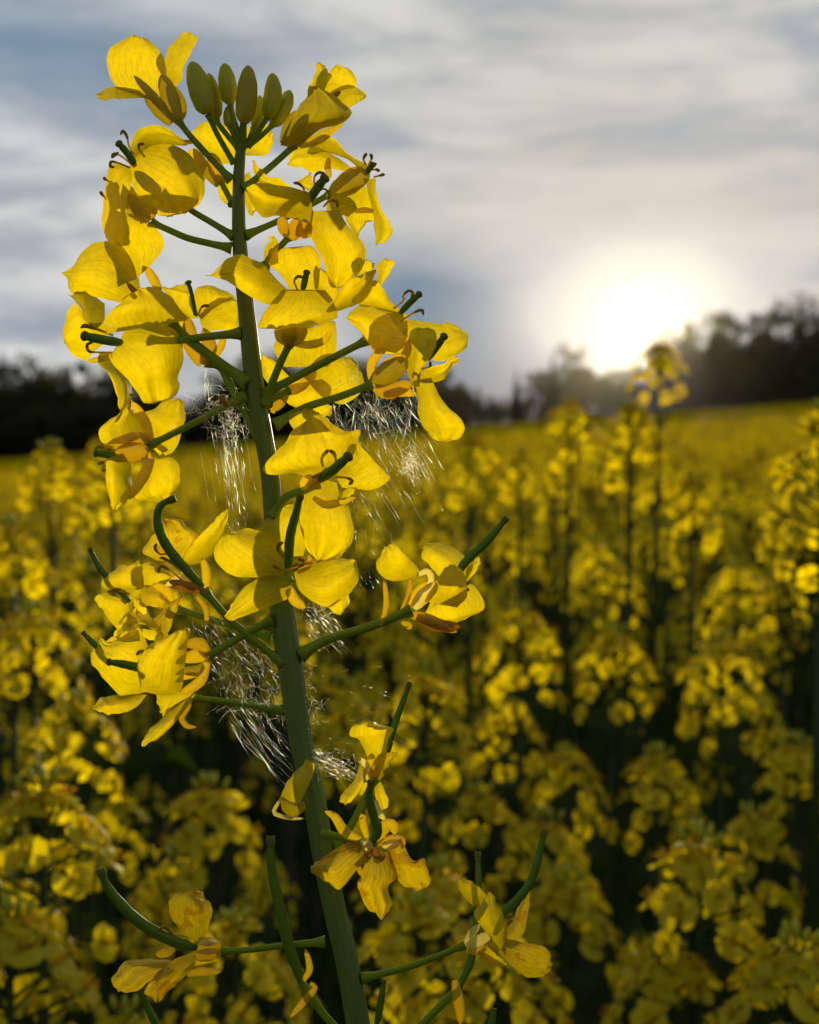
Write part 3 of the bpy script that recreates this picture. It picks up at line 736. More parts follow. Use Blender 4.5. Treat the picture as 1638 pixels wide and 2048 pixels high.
# ------------------------------------------------------------------ the rapeseed plant in focus
def build_front_plant():
    low = P([STEM[-1][:2] + (0,)])[0]
    base = np.array([low[0] + 0.004, low[1], ground_z(low[0], low[1])])
    root = link('rapeseed_plant', None, None, base); root.empty_display_size = 0.1
    tag(root, 'tall sharp yellow rapeseed plant in bloom in front of all the others', 'rapeseed plant')
    # stem: traced part, then straight down to the soil
    pts = catmull([(x, y, 0) for x, y, r in STEM], 70)
    rr = np.interp(np.linspace(0, 1, 70), np.concatenate([[0], np.cumsum(np.hypot(*np.diff(np.array(STEM)[:, :2], axis=0).T))]) /
                   np.sum(np.hypot(*np.diff(np.array(STEM)[:, :2], axis=0).T)), [s[2] for s in STEM]) * MM
    W = P(pts)
    n2 = 14
    down = np.linspace(0, 1, n2 + 1)[1:, None]
    W2 = W[-1] * (1 - down) + (base + np.array([0, 0, -0.02])) * down
    path = np.vstack([W, W2]); rad = np.concatenate([rr, np.linspace(rr[-1], 0.006, n2)])
    V, F = tube(path, rad, 36, lobes=9, lob=0.05)
    mi = [1 if (i // 36) > 40 else 0 for i in range(len(F))]
    mi = [(1 if 33 + 8 * math.sin(i * 1.7) < (i // 36) else 0) for i in range(len(F))]
    mesh_obj('stem', V - base, F, [M['stem']], root)
    cur = None; reg = 'Z'; seed = 100
    flowers = []
    for line in FLOWERS.strip().splitlines():
        line = line.strip()
        if not line: continue
        if line[0] == 'N':
            cur_label = line[2:]; cur = None; continue
        reg = line[0]; op, rest = line[2:].split(' ', 1)
        parts = [q.strip() for q in rest.split('|')]
        seed += 1
        if op == 'ped':
            pts, s = conv(parts[0], reg); r, d0, d1 = map(float, parts[1].split())
            dd = with_d(pts, d0, d1)
            path = catmull(dd, 24); t = np.linspace(0, 1, 24)
            prof = np.interp(t, [0, .05, .12, .24, .9, .97, 1], [1.9, 1.5, 1.15, 1, .92, 1.35, 1.5]) * r * 0.93
            V, F = tube(path, prof, 10)
            cur = add_geo('flower', V, F, [M['pedicel']], root, base)
            cur['label'] = cur_label
            flowers.append(cur)
        elif op == 'P':
            Lp, s = conv(parts[0], reg); Rp, s = conv(parts[1], reg)
            q = parts[2].split(); d0, d1, bu, ti = map(float, q[:4]); k = q[4] if len(q) > 4 else ''
            V, F, UV = petal_geo(Lp, Rp, d0, d1, bu, ti, seed, crumple=1.9 if k == 'w' else 1.0)
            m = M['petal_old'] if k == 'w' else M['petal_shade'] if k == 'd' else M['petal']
            add_geo('petal', V, F, [m], cur, base, uv=UV)
        elif op == 'S':
            pts, s = conv(parts[0], reg); w = float(parts[1]); q = parts[2].split(); d0, d1 = map(float, q[:2])
            V, F = sepal_geo(pts, w, d0, d1, s)
            add_geo('sepal', V, F, [M[CM[parts[3]]]], cur, base)
        elif op == 'T':
            pts, s = conv(parts[0], reg); q = parts[1].split(); d0, d1 = map(float, q[:2])
            V, F, mi = stamen_geo(pts, d0, d1, s, 13 if len(q) > 2 else 9.5)
            add_geo('stamen', V, F, [M['gold'], M['anther']], cur, base, midx=mi)
        elif op == 'G':
            pts, s = conv(parts[0], reg); r = float(parts[1]); d0, d1 = map(float, parts[2].split()); k = parts[3]
            V, F, mi = pod_geo(pts, r, d0, d1, s, k)
            add_geo('seed_pod' if k == 'q' else 'pistil', V, F, [M['pod'], M['stigma']], cur, base, midx=mi)
    for line in BUDS.strip().splitlines():
        reg = line[0]; parts = [q.strip() for q in line[2:].split('|')]
        pts, s = conv(parts[0], reg); r = float(parts[1]); q, _ = conv(parts[2], reg); d, tone = map(float, parts[3].split())
        path = catmull(with_d(pts, d, d), 16); t = np.linspace(0, 1, 16)
        prof = np.interp(t, [0, .04, .13, .38, .68, .88, .96, 1], [.4, .6, .86, 1, .9, .60, .40, .12]) * r * s * .95
        V, F = tube(path, prof, 24, lobes=4, lob=0.055)
        b = add_geo('bud', V, F, [M['budbrown'] if tone > 2.5 else M['bud']], root, base)
        pp = catmull(with_d(q, 0, d), 14)
        V, F = tube(pp, np.interp(np.linspace(0, 1, 14), [0, .1, .9, 1], [8, 6, 5.6, 8]) * 0.95, 8)
        add_geo('bud_stalk', V, F, [M['pedicel']], b, base)
    for line in PODS.strip().splitlines():
        reg = line[0]; parts = [q.strip() for q in line[2:].split('|')]
        a, s = conv(parts[0], reg); r1 = float(parts[1]); b, s = conv(parts[2], reg); r2 = float(parts[3]); d0, d1 = map(float, parts[4].split())
        V, F, mi = pod_geo(b, r2, d0, d1, s, 'q')
        o = add_geo('seed_pod', V, F, [M['pod'], M['stigma']], root, base, midx=mi)
        V, F = tube(catmull(with_d(a, 0, d0), 16), r1, 8)
        add_geo('pod_stalk', V, F, [M['pedicel']], o, base)
    for line in WITHER.strip().splitlines():
        reg = line[0]; parts = [q.strip() for q in line[2:].split('|')]
        pts, s = conv(parts[0], reg); w = float(parts[1]); d0, d1 = map(float, parts[2].split())
        V, F = sepal_geo(pts, w, d0, d1, s)
        add_geo('withered_petal', V, F, [M[CM[parts[3]]]], root, base)
    return root, base


def build_fallen_petal():
    Lp, s = conv('370,800 400,720 470,630 530,558', 'I'); Rp, s = conv('470,850 500,810 545,720 577,600 532,556', 'I')
    base = P([(584, 1600, 24)])[0]
    V, F, UV = petal_geo(Lp, Rp, 34, 30, 10, 16, 77)
    root = link('fallen_petal', None, None, base)
    tag(root, 'single fallen yellow petal with a curled pale claw clinging to the stem', 'petal')
    add_geo('blade', V, F, [M['petal']], root, base, uv=UV)
    Lp, s = conv('375,800 372,860 400,905 450,925', 'I'); Rp, s = conv('470,850 510,830 520,880 470,925', 'I')
    V, F, UV = petal_geo(Lp, Rp, 32, 28, 6, 10, 78)
    add_geo('folded_blade', V, F, [M['petal_shade']], root, base, uv=UV)
    pts, s = conv('370,805 320,890 340,915 430,938 522,940', 'I')
    V, F = sepal_geo(pts, 26, 34, 24, s)
    add_geo('claw', V, F, [M['cream']], root, base)


# ------------------------------------------------------------------ spider silk and fluff
def silk_mat(name, tint):
    m = bpy.data.materials.new(name); t = nt(m); L = t.links.new
    out = t.nodes.new('ShaderNodeOutputMaterial'); tc = t.nodes.new('ShaderNodeTexCoord')
    nz = node(t, 'ShaderNodeTexNoise', Scale=900.0, Detail=2.0); L(tc.outputs['Object'], nz.inputs['Vector'])
    hs = t.nodes.new('ShaderNodeCombineColor'); hs.mode = 'HSV'
    L(mth(t, 'MULTIPLY_ADD', nz.outputs['Fac'], 2.6, -0.8), hs.inputs[0]); hs.inputs[1].default_value = tint; hs.inputs[2].default_value = 1.0  # iridescent glints painted into the thread's base colour
    d = t.nodes.new('ShaderNodeBsdfTranslucent'); L(mixc(t, 1.0, hs.outputs[0], (1.0, .92, .72), 'MULTIPLY'), d.inputs[0])
    g = t.nodes.new('ShaderNodeBsdfTransparent')
    a = node(t, 'ShaderNodeMixShader'); a.inputs[0].default_value = 0.12; L(d.outputs[0], a.inputs[1]); L(g.outputs[0], a.inputs[2])
    L(a.outputs[0], out.inputs[0]); return m


def strands(spec, r):
    """each thread a hair-thin twisted ribbon, so that light from behind comes through it"""
    VV, FF = [], []; o = 0
    for path, rad in spec:
        n = len(path); tan = np.gradient(path, axis=0); tan /= np.linalg.norm(tan, axis=1)[:, None] + 1e-9
        a = np.cross(tan, [0, 0, 1.0]); a /= np.linalg.norm(a, axis=1)[:, None] + 1e-9; b = np.cross(tan, a)
        th = r.uniform(-.9, .9) + np.linspace(0, r.uniform(-.8, .8), n)
        w = (a * np.cos(th)[:, None] + b * np.sin(th)[:, None]) * np.asarray(rad)[:, None]
        VV.append(np.stack([path - w, path + w], 1).reshape(-1, 3))
        FF += [(o + 2 * i, o + 2 * i + 1, o + 2 * i + 3, o + 2 * i + 2) for i in range(n - 1)]; o += 2 * n
    return np.vstack(VV), FF


def glint_strand(r, a, b, n, sag, base_r=0.28, glints=3, d0=0, d1=0):
    n = 16 if n < 12 else 22
    t = np.linspace(0, 1, n)
    p = np.stack([a[0] + (b[0] - a[0]) * t, a[1] + (b[1] - a[1]) * t + sag * np.sin(math.pi * t), d0 + (d1 - d0) * t], 1)
    p += np.cumsum(r.normal(0, 0.55, p.shape), 0) * np.array([1.2, .5, 1.0])
    base_r *= .66
    rad = np.full(n, base_r * r.uniform(.10, .45))
    for _ in range(r.integers(1, glints + 1)):
        c = r.uniform(0, 1); w = r.uniform(.02, .13)
        rad += (.25 + r.uniform(0, 1.0) ** 3 * 7.5) * base_r * np.exp(-((t - c) / w) ** 2)  # widened spots stand in for bright glints of light on the thread
    return p, rad


def curl(r, c, size, n=14, rad=0.32, d=0.0):
    p = np.cumsum(np.cumsum(r.normal(0, 1, (n, 3)), 0) * 0.35 + r.normal(0, 1, 3) * 1.2, 0)
    p = p - p.mean(0); p *= size / (np.abs(p).max() + 1e-6)
    return p + np.array([c[0], c[1], d]), rad * .34 * r.uniform(.4, 1.2) * (1 + 2.6 * (r.random(n) > .82))


def build_silk():
    sm = silk_mat('spider_silk', 0.35); fm = silk_mat('plant_fluff', 0.10)
    r = np.random.default_rng(3)

    def web(name, label, cat, spec, mat):
        V, F = strands(spec, r); c = V.mean(0); base = P([c])[0]
        o = mesh_obj(name, P(V) - base, F, [mat], None, loc=base); tag(o, label, cat); return o
    # web under the right-hand pedicels
    sp = []
    for i in range(120):
        x = r.uniform(650, 835); y = 775 + (835 - x) * .1 + r.uniform(-10, 70)
        ln = r.uniform(25, 95); k = r.normal(.35, .4)
        sp.append(glint_strand(r, (x, y), (x + ln * k, y + ln), 10, 0, .26, 2, r.uniform(-20, 40), r.uniform(-20, 40)))
    for i in range(75):
        x = r.uniform(745, 850); y = r.uniform(860, 1010); ln = r.uniform(15, 75)
        x -= max(0, (y - 960)) * .9
        sp.append(glint_strand(r, (x, y), (x + ln * .55, y + ln), 8, 0, .24, 2, r.uniform(-20, 40), r.uniform(-20, 40)))
    for i in range(55):
        y = r.uniform(980, 1160); x = r.uniform(703, 790 - max(0, y - 1080) * .4); ln = r.uniform(8, 40)
        sp.append(glint_strand(r, (x, y), (x + ln * r.uniform(-.2, .9), y + ln), 7, 0, .22, 2, r.uniform(-10, 30), r.uniform(-10, 30)))
    for i in range(90):
        sp.append(curl(r, (r.uniform(655, 835), r.uniform(785, 870)), r.uniform(8, 30), 12, .24, r.uniform(-15, 25)))
    for i in range(26):
        sp.append(glint_strand(r, (r.uniform(660, 720), r.uniform(690, 800)), (r.uniform(665, 730), r.uniform(720, 830)), 8, 0, .2, 2, 40, 44))
    web('cobweb', 'glittering cobweb of short silk threads hanging under the right-hand flower stalks', 'cobweb', sp, sm)
    # bright tangle at its lower edge
    sp = [curl(r, (r.normal(818, 9), r.normal(925, 13)), r.uniform(6, 18), 14, .38, r.uniform(-5, 20)) for i in range(60)]
    for i in range(46):
        x, y = r.normal(822, 13), r.normal(915, 22); ln = r.uniform(10, 34)
        sp.append(glint_strand(r, (x, y), (x + ln * .5, y + ln), 7, 0, .4, 2, 6, 12))
    web('silk_tangle', 'bright white knot of silk at the lower right edge of the cobweb', 'silk tangle', sp, fm)
    # left web: long strands falling from the fluff
    sp = []
    for i in range(66):
        x = r.normal(455, 18); y = r.uniform(840, 930); ln = r.uniform(40, 130)
        sp.append(glint_strand(r, (x, y), (x + ln * r.uniform(.08, .22), y + ln), 12, 0, .24, 3, r.uniform(-10, 40), r.uniform(-10, 40)))
    for i in range(18):
        x, y = r.normal(480, 12), r.normal(1040, 16)
        sp.append(glint_strand(r, (x, y), (x + r.uniform(0, 16), y + r.uniform(6, 34)), 7, 0, .26, 2, 20, 24))
    for i in range(12):
        sp.append(glint_strand(r, (r.uniform(402, 414), 735), (r.uniform(408, 420), r.uniform(775, 805)), 8, 0, .3, 2, 10, 14))
    for i in range(14):
        y = r.uniform(850, 1060)
        sp.append(glint_strand(r, (r.uniform(525, 545), y), (r.uniform(535, 560), y + r.uniform(20, 70)), 7, 0, .22, 1, 22, 24))
    web('cobweb', 'cobweb of long threads falling straight down left of the stem', 'cobweb', sp, sm)
    sp = [curl(r, (r.normal(438, 30), r.normal(812, 22)), r.uniform(10, 34), 16, .26, r.uniform(0, 30)) for i in range(80)]
    sp += [curl(r, (r.normal(462, 9), r.normal(850, 22)), r.uniform(8, 22), 14, .36, r.uniform(0, 30)) for i in range(70)]
    sp += [curl(r, (r.normal(495, 10), r.normal(848, 18)), r.uniform(6, 18), 12, .2, r.uniform(-14, -4)) for i in range(30)]
    web('seed_fluff', 'white nest of seed fluff caught on the stalk left of the stem', 'seed fluff', sp, fm)
    # fan of threads between the lower left stalks
    sp = []
    for i in range(170):
        u = r.uniform(0, 1); v = r.uniform(0, 1)
        x = 375 + 160 * u + 60 * v; y = 1225 + 190 * v + (u - .3) * 40 + r.normal(0, 8)
        if x > 560 + (y - 1300) * .11: continue
        ln = r.uniform(22, 80); k = .62 + r.normal(0, .4); ln *= r.uniform(.4, 1)
        sp.append(glint_strand(r, (x, y), (x + ln * k, y + ln), 9, 0, .26, 2, r.uniform(-20, 30), r.uniform(-20, 30)))
    for i in range(34):
        u = r.uniform(0, 1)
        x = 455 + 90 * u; y = 1400 + 60 * r.uniform(0, 1) + u * 5; ln = r.uniform(60, 160) * (1 - .5 * u)
        sp.append(glint_strand(r, (x, y), (min(x + ln * r.normal(.78, .16), 600), y + ln), 14, 6, .28, 4, r.uniform(-14, 24), r.uniform(-14, 24)))
    web('cobweb', 'wide slanting fan of silk threads between the lower left stalks and the stem', 'cobweb', sp, sm)
    sp = [curl(r, (r.normal(505, 42), r.normal(1405, 22)), r.uniform(8, 24), 12, .24, r.uniform(-4, 22)) for i in range(64)]
    sp += [curl(r, (r.normal(520, 30), r.normal(1345, 40)), r.uniform(8, 22), 12, .2, r.uniform(-14, 16)) for i in range(64)]
    web('seed_fluff', 'hazy grey pink fluff tangled on the lowest left stalk', 'seed fluff', sp, fm)
    # right of the lower stem
    sp = []
    for i in range(70):
        t = r.uniform(0, 1); x = 612 + 92 * t + r.normal(0, 6); y = 1495 + 62 * t + r.normal(0, 9); ln = r.uniform(14, 50)
        sp.append(glint_strand(r, (x, y), (x + ln, y + ln * .5), 8, 0, .34, 2, r.uniform(0, 24), r.uniform(0, 24)))
    sp += [curl(r, (r.normal(662, 26), r.normal(1527, 13)), r.uniform(6, 18), 12, .28, r.uniform(0, 24)) for i in range(70)]
    web('seed_fluff', 'bright streak of fluff right of the lower stem above the withered flower', 'seed fluff', sp, fm)
    sp = [curl(r, (r.normal(628, 9), r.normal(1418, 20)), r.uniform(6, 18), 12, .26, r.uniform(0, 20)) for i in range(34)]
    sp += [curl(r, (r.normal(622, 5), r.normal(1350, 22)), r.uniform(6, 22), 12, .22, r.uniform(0, 20)) for i in range(14)]
    web('seed_fluff', 'small tuft of fluff touching the right side of the stem', 'seed fluff', sp, fm)
    sp = []
    for i in range(60):
        x, y = r.uniform(608, 672), r.uniform(1220, 1270); ln = r.uniform(10, 44)
        sp.append(glint_strand(r, (x, y), (x + ln * .8, y + ln), 7, 0, .3, 2, r.uniform(0, 24), r.uniform(0, 24)))
    sp += [curl(r, (r.normal(640, 14), r.normal(1225, 12)), r.uniform(6, 18), 12, .28, r.uniform(0, 20)) for i in range(34)]
    web('seed_fluff', 'pale fluff on top of the right-hand stalk beside the stem', 'seed fluff', sp, fm)
    sp = []
    for i in range(46):
        x, y = r.uniform(640, 800), r.uniform(1330, 1560); ln = r.uniform(6, 26)
        sp.append(glint_strand(r, (x, y), (x + ln * r.uniform(.5, 1.6), y + ln * r.uniform(-.2, .7)), 7, 2, .2, 2, r.uniform(-10, 10), r.uniform(-10, 10)))
    web('cobweb', 'sparse broken silk threads in the gap right of the lower stem', 'cobweb', sp, sm)
    # husk caught on a stalk
    path = catmull([(438, 792, 20), (447, 803, 24), (455, 812, 20)], 9)
    V, F = tube(path, [1.5, 4, 6, 6.5, 6, 5, 4.5, 3, 1], 8, lobes=3, lob=.15)
    base = P([(447, 803, 20)])[0]
    o = mesh_obj('dry_husk', P(V) - base, F, [M['brown']], None, loc=base); tag(o, 'tiny brown dry husk caught in fluff on a green stalk', 'husk')


FRONT, FRONT_BASE = build_front_plant()
build_fallen_petal()
build_silk()


# ------------------------------------------------------------------ the field behind
def rotm(axis_z, roll=0.0):
    z = np.asarray(axis_z, float); z = z / np.linalg.norm(z)
    a = np.cross([0, 0, 1.0], z)
    a = np.array([1.0, 0, 0]) if np.linalg.norm(a) < 1e-6 else a / np.linalg.norm(a)
    b = np.cross(z, a)
    c, s = math.cos(roll), math.sin(roll)
    return np.stack([a * c + b * s, -a * s + b * c, z], 1)


class MB:
    def __init__(s): s.v = []; s.f = []; s.m = []; s.n = 0

    def add(s, V, F, mi=0):
        s.v.append(np.asarray(V, float)); s.f += [tuple(i + s.n for i in f) for f in F]; s.m += [mi] * len(F); s.n += len(V)

    def tube(s, pts, rad, sides=5, mi=0, n=6):
        p = catmull(np.array(pts, float), n) if len(pts) > 2 else np.array(pts, float)
        r = np.interp(np.linspace(0, 1, len(p)), np.linspace(0, 1, len(np.atleast_1d(rad))), np.atleast_1d(rad))
        V, F = tube(p, r, sides, cap=True); s.add(V, F, mi)

    def mesh(s, name, mats, smooth=True):
        me = bpy.data.meshes.new(name); me.from_pydata(np.vstack(s.v).tolist(), [], s.f)
        finish_mesh(me, mats, None, s.m, smooth); return me


def floret(r, R=0.0070, nu=3, nv=4, stam=True, cupped=None):
    """four crossed petals, facing +z, origin at the flower's base"""
    V, F, mi = [], [], []; o = 0
    cup = r.uniform(.25, .9) if cupped is None else cupped
    for k in range(4):
        th = k * math.pi / 2 + r.normal(0, .12) + (0.15 if k % 2 else -.15)
        cu = cup + r.normal(0, .18); rr = R * r.uniform(.9, 1.12)
        t = np.linspace(0, 1, nv + 1)[:, None]; c = np.linspace(-1, 1, nu + 1)[None, :]
        w = np.interp(t[:, 0], [0, .2, .45, .75, .92, 1], [.12, .2, .5, .66, .52, .26])[:, None] * rr
        rad = rr * (0.1 + .98 * t) + 0 * c - 0.10 * rr * t * c ** 2
        lat = w * c
        h = .55 * R + rr * (cu * t - (.55 * cu + r.uniform(.0, .25)) * t ** 2 * 1.1 + .12 * (1 - c ** 2) * t) + r.normal(0, .05 * R, t.shape) * c
        x = rad * math.cos(th) - lat * math.sin(th); y = rad * math.sin(th) + lat * math.cos(th)
        V.append(np.stack([x, y, h], 2).reshape(-1, 3))
        W = nu + 1
        for i in range(nv):
            for j in range(nu):
                a = o + i * W + j; F.append((a, a + W, a + W + 1, a + 1)); mi.append(0)
        o += (nv + 1) * W
    # calyx
    Vt, Ft = tube([(0, 0, 0), (0, 0, .3 * R), (0, 0, .62 * R)], [.10 * R, .24 * R, .2 * R], 5, cap=False)
    V.append(Vt); F += [tuple(i + o for i in f) for f in Ft]; mi += [1] * len(Ft); o += len(Vt)
    if stam:
        for k in range(5):
            th = k * 1.2566; a = np.array([math.cos(th), math.sin(th), 0]) * .12 * R
            Vt, Ft = tube([a + (0, 0, .5 * R), a * 2.2 + (0, 0, 1.15 * R), a * 3 + (0, 0, 1.25 * R)], [.035 * R, .045 * R, .06 * R], 3, cap=False)
            V.append(Vt); F += [tuple(i + o for i in f) for f in Ft]; mi += [2] * len(Ft); o += len(Vt)
    return np.vstack(V), F, mi


def head_layout(r, n=18, spread=1.0, length=0.04):
    """positions and facing of the flowers round a flowering top; z = 0 is the tip of the axis"""
    out = []
    az = r.uniform(0, 6.28)
    for i in range(n):
        f = i / (n - 1)
        az += 2.4 + r.normal(0, .25)
        el = math.radians(62 - 66 * f + r.normal(0, 9))
        pl = (0.009 + .013 * min(1, f * 1.8)) * spread * r.uniform(.85, 1.15)
        z0 = -0.006 - length * f ** 1.15
        d = np.array([math.cos(az) * math.cos(el), math.sin(az) * math.cos(el), math.sin(el)])
        p0 = np.array([0, 0, z0]); p1 = p0 + d * pl
        face = d + np.array([0, 0, .25]); face = face / np.linalg.norm(face)
        out.append((p0, p1, face, r.uniform(0, 6.28)))
    return out


def head_frame(mb, r, lay, seg=5, pods=6, buds=6):
    """axis, flower stalks, buds and young pods of one head; material 1 = green, 2 = bud"""
    zmin = lay[-1][0][2]
    mb.tube([(0, 0, 0), (0, 0, zmin - .075)], [.0013, .002], seg, 0)
    for p0, p1, f, ro in lay:
        mb.tube([p0, p1], [.0006, .0006], 4, 0)
    for k in range(buds):
        th = k * 2.4; q = .0075 * math.sqrt(k / buds); h = .012 - 12 * q * q * 4
        a = np.array([math.cos(th) * q, math.sin(th) * q, h]); d = np.array([math.cos(th) * .5 * q / .007, math.sin(th) * .5 * q / .007, 1.0]); d /= np.linalg.norm(d)
        mb.tube([a * .2, a], [.0005, .0005], 4, 0)
        mb.tube([a, a + d * .0025, a + d * .0058], [.0009, .0017, .0006], 6, 1, n=5)
    for k in range(pods):
        th = k * 2.4 + r.uniform(0, 1); z0 = zmin - .008 - .055 * k / max(1, pods)
        d = np.array([math.cos(th), math.sin(th), .45]); d /= np.linalg.norm(d)
        a = np.array([0, 0, z0]); b = a + d * .016
        mb.tube([a, b], [.0006, .0006], 4, 0); mb.tube([b, b + d * .010 + (0, 0, .008), b + d * .014 + (0, 0, .024)], [.0008, .0011, .0005], 5, 0)


def low_head(r, n=13, np_=1):
    """petal quads only, for the far crop"""
    V = []
    for p0, p1, f, ro in head_layout(r, n, 1.1, .045):
        A = rotm(f, ro)
        for k in range(4):
            th = k * math.pi / 2 + r.normal(0, .2); c, s = math.cos(th), math.sin(th); R = .0084; u = r.uniform(.1, .5)
            q = np.array([[.1, -.2, 0], [.75, -.62, .9 * u], [1.1, 0, .8 * u], [.75, .62, .9 * u]]) * R
            q = np.stack([q[:, 0] * c - q[:, 1] * s, q[:, 0] * s + q[:, 1] * c, q[:, 2] + .004], 1)
            V.append(q @ A.T + p1)
    return np.vstack(V)


MATS_F = [M['petal_far'], M['bud'], M['gold']]
HEADMATS = [M['fieldgreen'], M['bud'], M['petal_far'], M['gold']]
rf = np.random.default_rng(21)
FLORETS = []
for k in range(7):
    V, F, mi = floret(np.random.default_rng(300 + k), nu=4, nv=6, cupped=[.3, .5, .8, 1.0, .45, .65, .2][k])
    me = bpy.data.meshes.new('flower'); me.from_pydata(V.tolist(), [], F); finish_mesh(me, MATS_F, None, mi); FLORETS.append(me)
# nearest plants: the head's frame is one part, each flower on it a sub-part
FINE_HEADS = []
for k in range(5):
    r = np.random.default_rng(400 + k)
    lay = head_layout(r, [24, 27, 30, 25, 44][k], [.95, 1.05, 1.15, 1.0, 1.2][k], [.034, .042, .05, .038, .08][k])
    mb = MB(); head_frame(mb, r, lay)
    FINE_HEADS.append((mb.mesh('flower_head', [M['fieldgreen'], M['bud']]), lay))
# all other heads are a single part
HEADS = []
for k in range(6):
    r = np.random.default_rng(500 + k)
    lay = head_layout(r, r.integers(20, 29), r.uniform(.85, 1.1), r.uniform(.032, .062))
    mb = MB(); head_frame(mb, r, lay, 4, 4, 5)
    fl = [floret(r, nu=2, nv=4, stam=False) for _ in range(5)]
    for i, (p0, p1, f, ro) in enumerate(lay):
        V, F, mi = fl[i % 5]; V = V @ rotm(f, ro).T + p1
        o = mb.n; mb.v.append(V); mb.f += [tuple(a + o for a in q) for q in F]; mb.m += [{0: 2, 1: 1, 2: 3}[x] for x in mi]; mb.n += len(V)
    HEADS.append(mb.mesh('flower_head', HEADMATS))


def leaf_mesh(r, ln, wd):
    nv, nu = 9, 4; t = np.linspace(0, 1, nv + 1)[:, None]; c = np.linspace(-1, 1, nu + 1)[None, :]
    w = np.interp(t[:, 0], [0, .1, .35, .7, 1], [.5, .75, 1, .6, .03])[:, None] * wd * (1 + .12 * np.sin(t * 19))
    x = ln * t * (1 - .25 * t ** 2) + 0 * c; y = w * c; z = ln * (.45 * t - .75 * t ** 2) + .25 * w * c ** 2 + .012 * np.sin(t * 13 + 2 * c)
    V = np.stack([x, y, z], 2).reshape(-1, 3); F = []
    for i in range(nv):
        for j in range(nu):
            a = i * (nu + 1) + j; F.append((a, a + nu + 1, a + nu + 2, a + 1))
    me = bpy.data.meshes.new('leaf'); me.from_pydata(V.tolist(), [], F); finish_mesh(me, [M['leaf']]); return me


LEAVES = [leaf_mesh(rf, .16, .028), leaf_mesh(rf, .21, .036), leaf_mesh(rf, .13, .022)]
H0 = 1.10        # height of the main head on a plant before scaling


def plant_plan(r, sides=3):
    """where the main and the side heads of one plant stand"""
    heads = [(np.array([0, 0, H0]), np.array([0, 0, 1.0]))]
    st = []
    for k in range(sides):
        az = k * 2.4 + r.uniform(0, 6.28); z0 = r.uniform(.55, .82); out = r.uniform(.04, .11); z1 = H0 - r.uniform(.03, .22)
        p = np.array([math.cos(az) * out, math.sin(az) * out, z1])
        st.append([(0, 0, z0), (p[0] * .55, p[1] * .55, z0 + (z1 - z0) * .35), (p[0] * .95, p[1] * .95, z1 - .06), tuple(p - (0, 0, .03))])
        heads.append((p, np.array([p[0] * .8, p[1] * .8, 1.0])))
    mb = MB()
    mb.tube([(0, 0, -.02), (.006, .004, .5), (0, 0, H0 - .05)], [.0055, .0042, .0018], 7, 0, 9)
    for s in st: mb.tube(s, [.0028, .0022, .0016], 5, 0, 8)
    return mb.mesh('stem', [M['fieldgreen']]), heads


PLANS = [plant_plan(np.random.default_rng(600 + k), [1, 2, 2, 1, 3, 0][k]) for k in range(6)]


def make_plant(loc, sc, rz, tilt, k, fine, label, group, r, head=None):
    root = link('rapeseed_plant', None, None, loc); root.empty_display_size = .05
    root.rotation_euler = (tilt[0], tilt[1], rz); root.scale = (sc,) * 3
    tag(root, label, 'rapeseed plant', group)
    sm, heads = PLANS[k]
    link('stem', sm, root)
    for i, (p, ax) in enumerate(heads):
        A = rotm(ax, r.uniform(0, 6.28)); hs = (1.0 if i == 0 else r.uniform(.72, .95)) / sc * r.uniform(.92, 1.08)
        mat = Matrix.Translation(p) @ Matrix(A.tolist()).to_4x4() @ Matrix.Scale(hs, 4)
        if fine and i == 0:
            hm, lay = FINE_HEADS[r.integers(0, 4) if head is None else head]
            h = link('flower_head', hm, root); h.matrix_local = mat
            for p0, p1, f, ro in lay:
                fo = link('flower', FLORETS[r.integers(0, 7)], h)
                fo.matrix_local = Matrix.Translation(p1) @ Matrix(rotm(f, ro).tolist()).to_4x4() @ Matrix.Scale(r.uniform(.9, 1.12), 4)
        else:
            h = link('flower_head', HEADS[r.integers(0, 6)], root); h.matrix_local = mat
    if fine or r.random() < .5:
        for j in range(2):
            l = link('leaf', LEAVES[r.integers(0, 3)], root); l.location = (0, 0, r.uniform(.5, .85)); l.rotation_euler = (0, r.uniform(-.5, .1), r.uniform(0, 6.28))
    return root


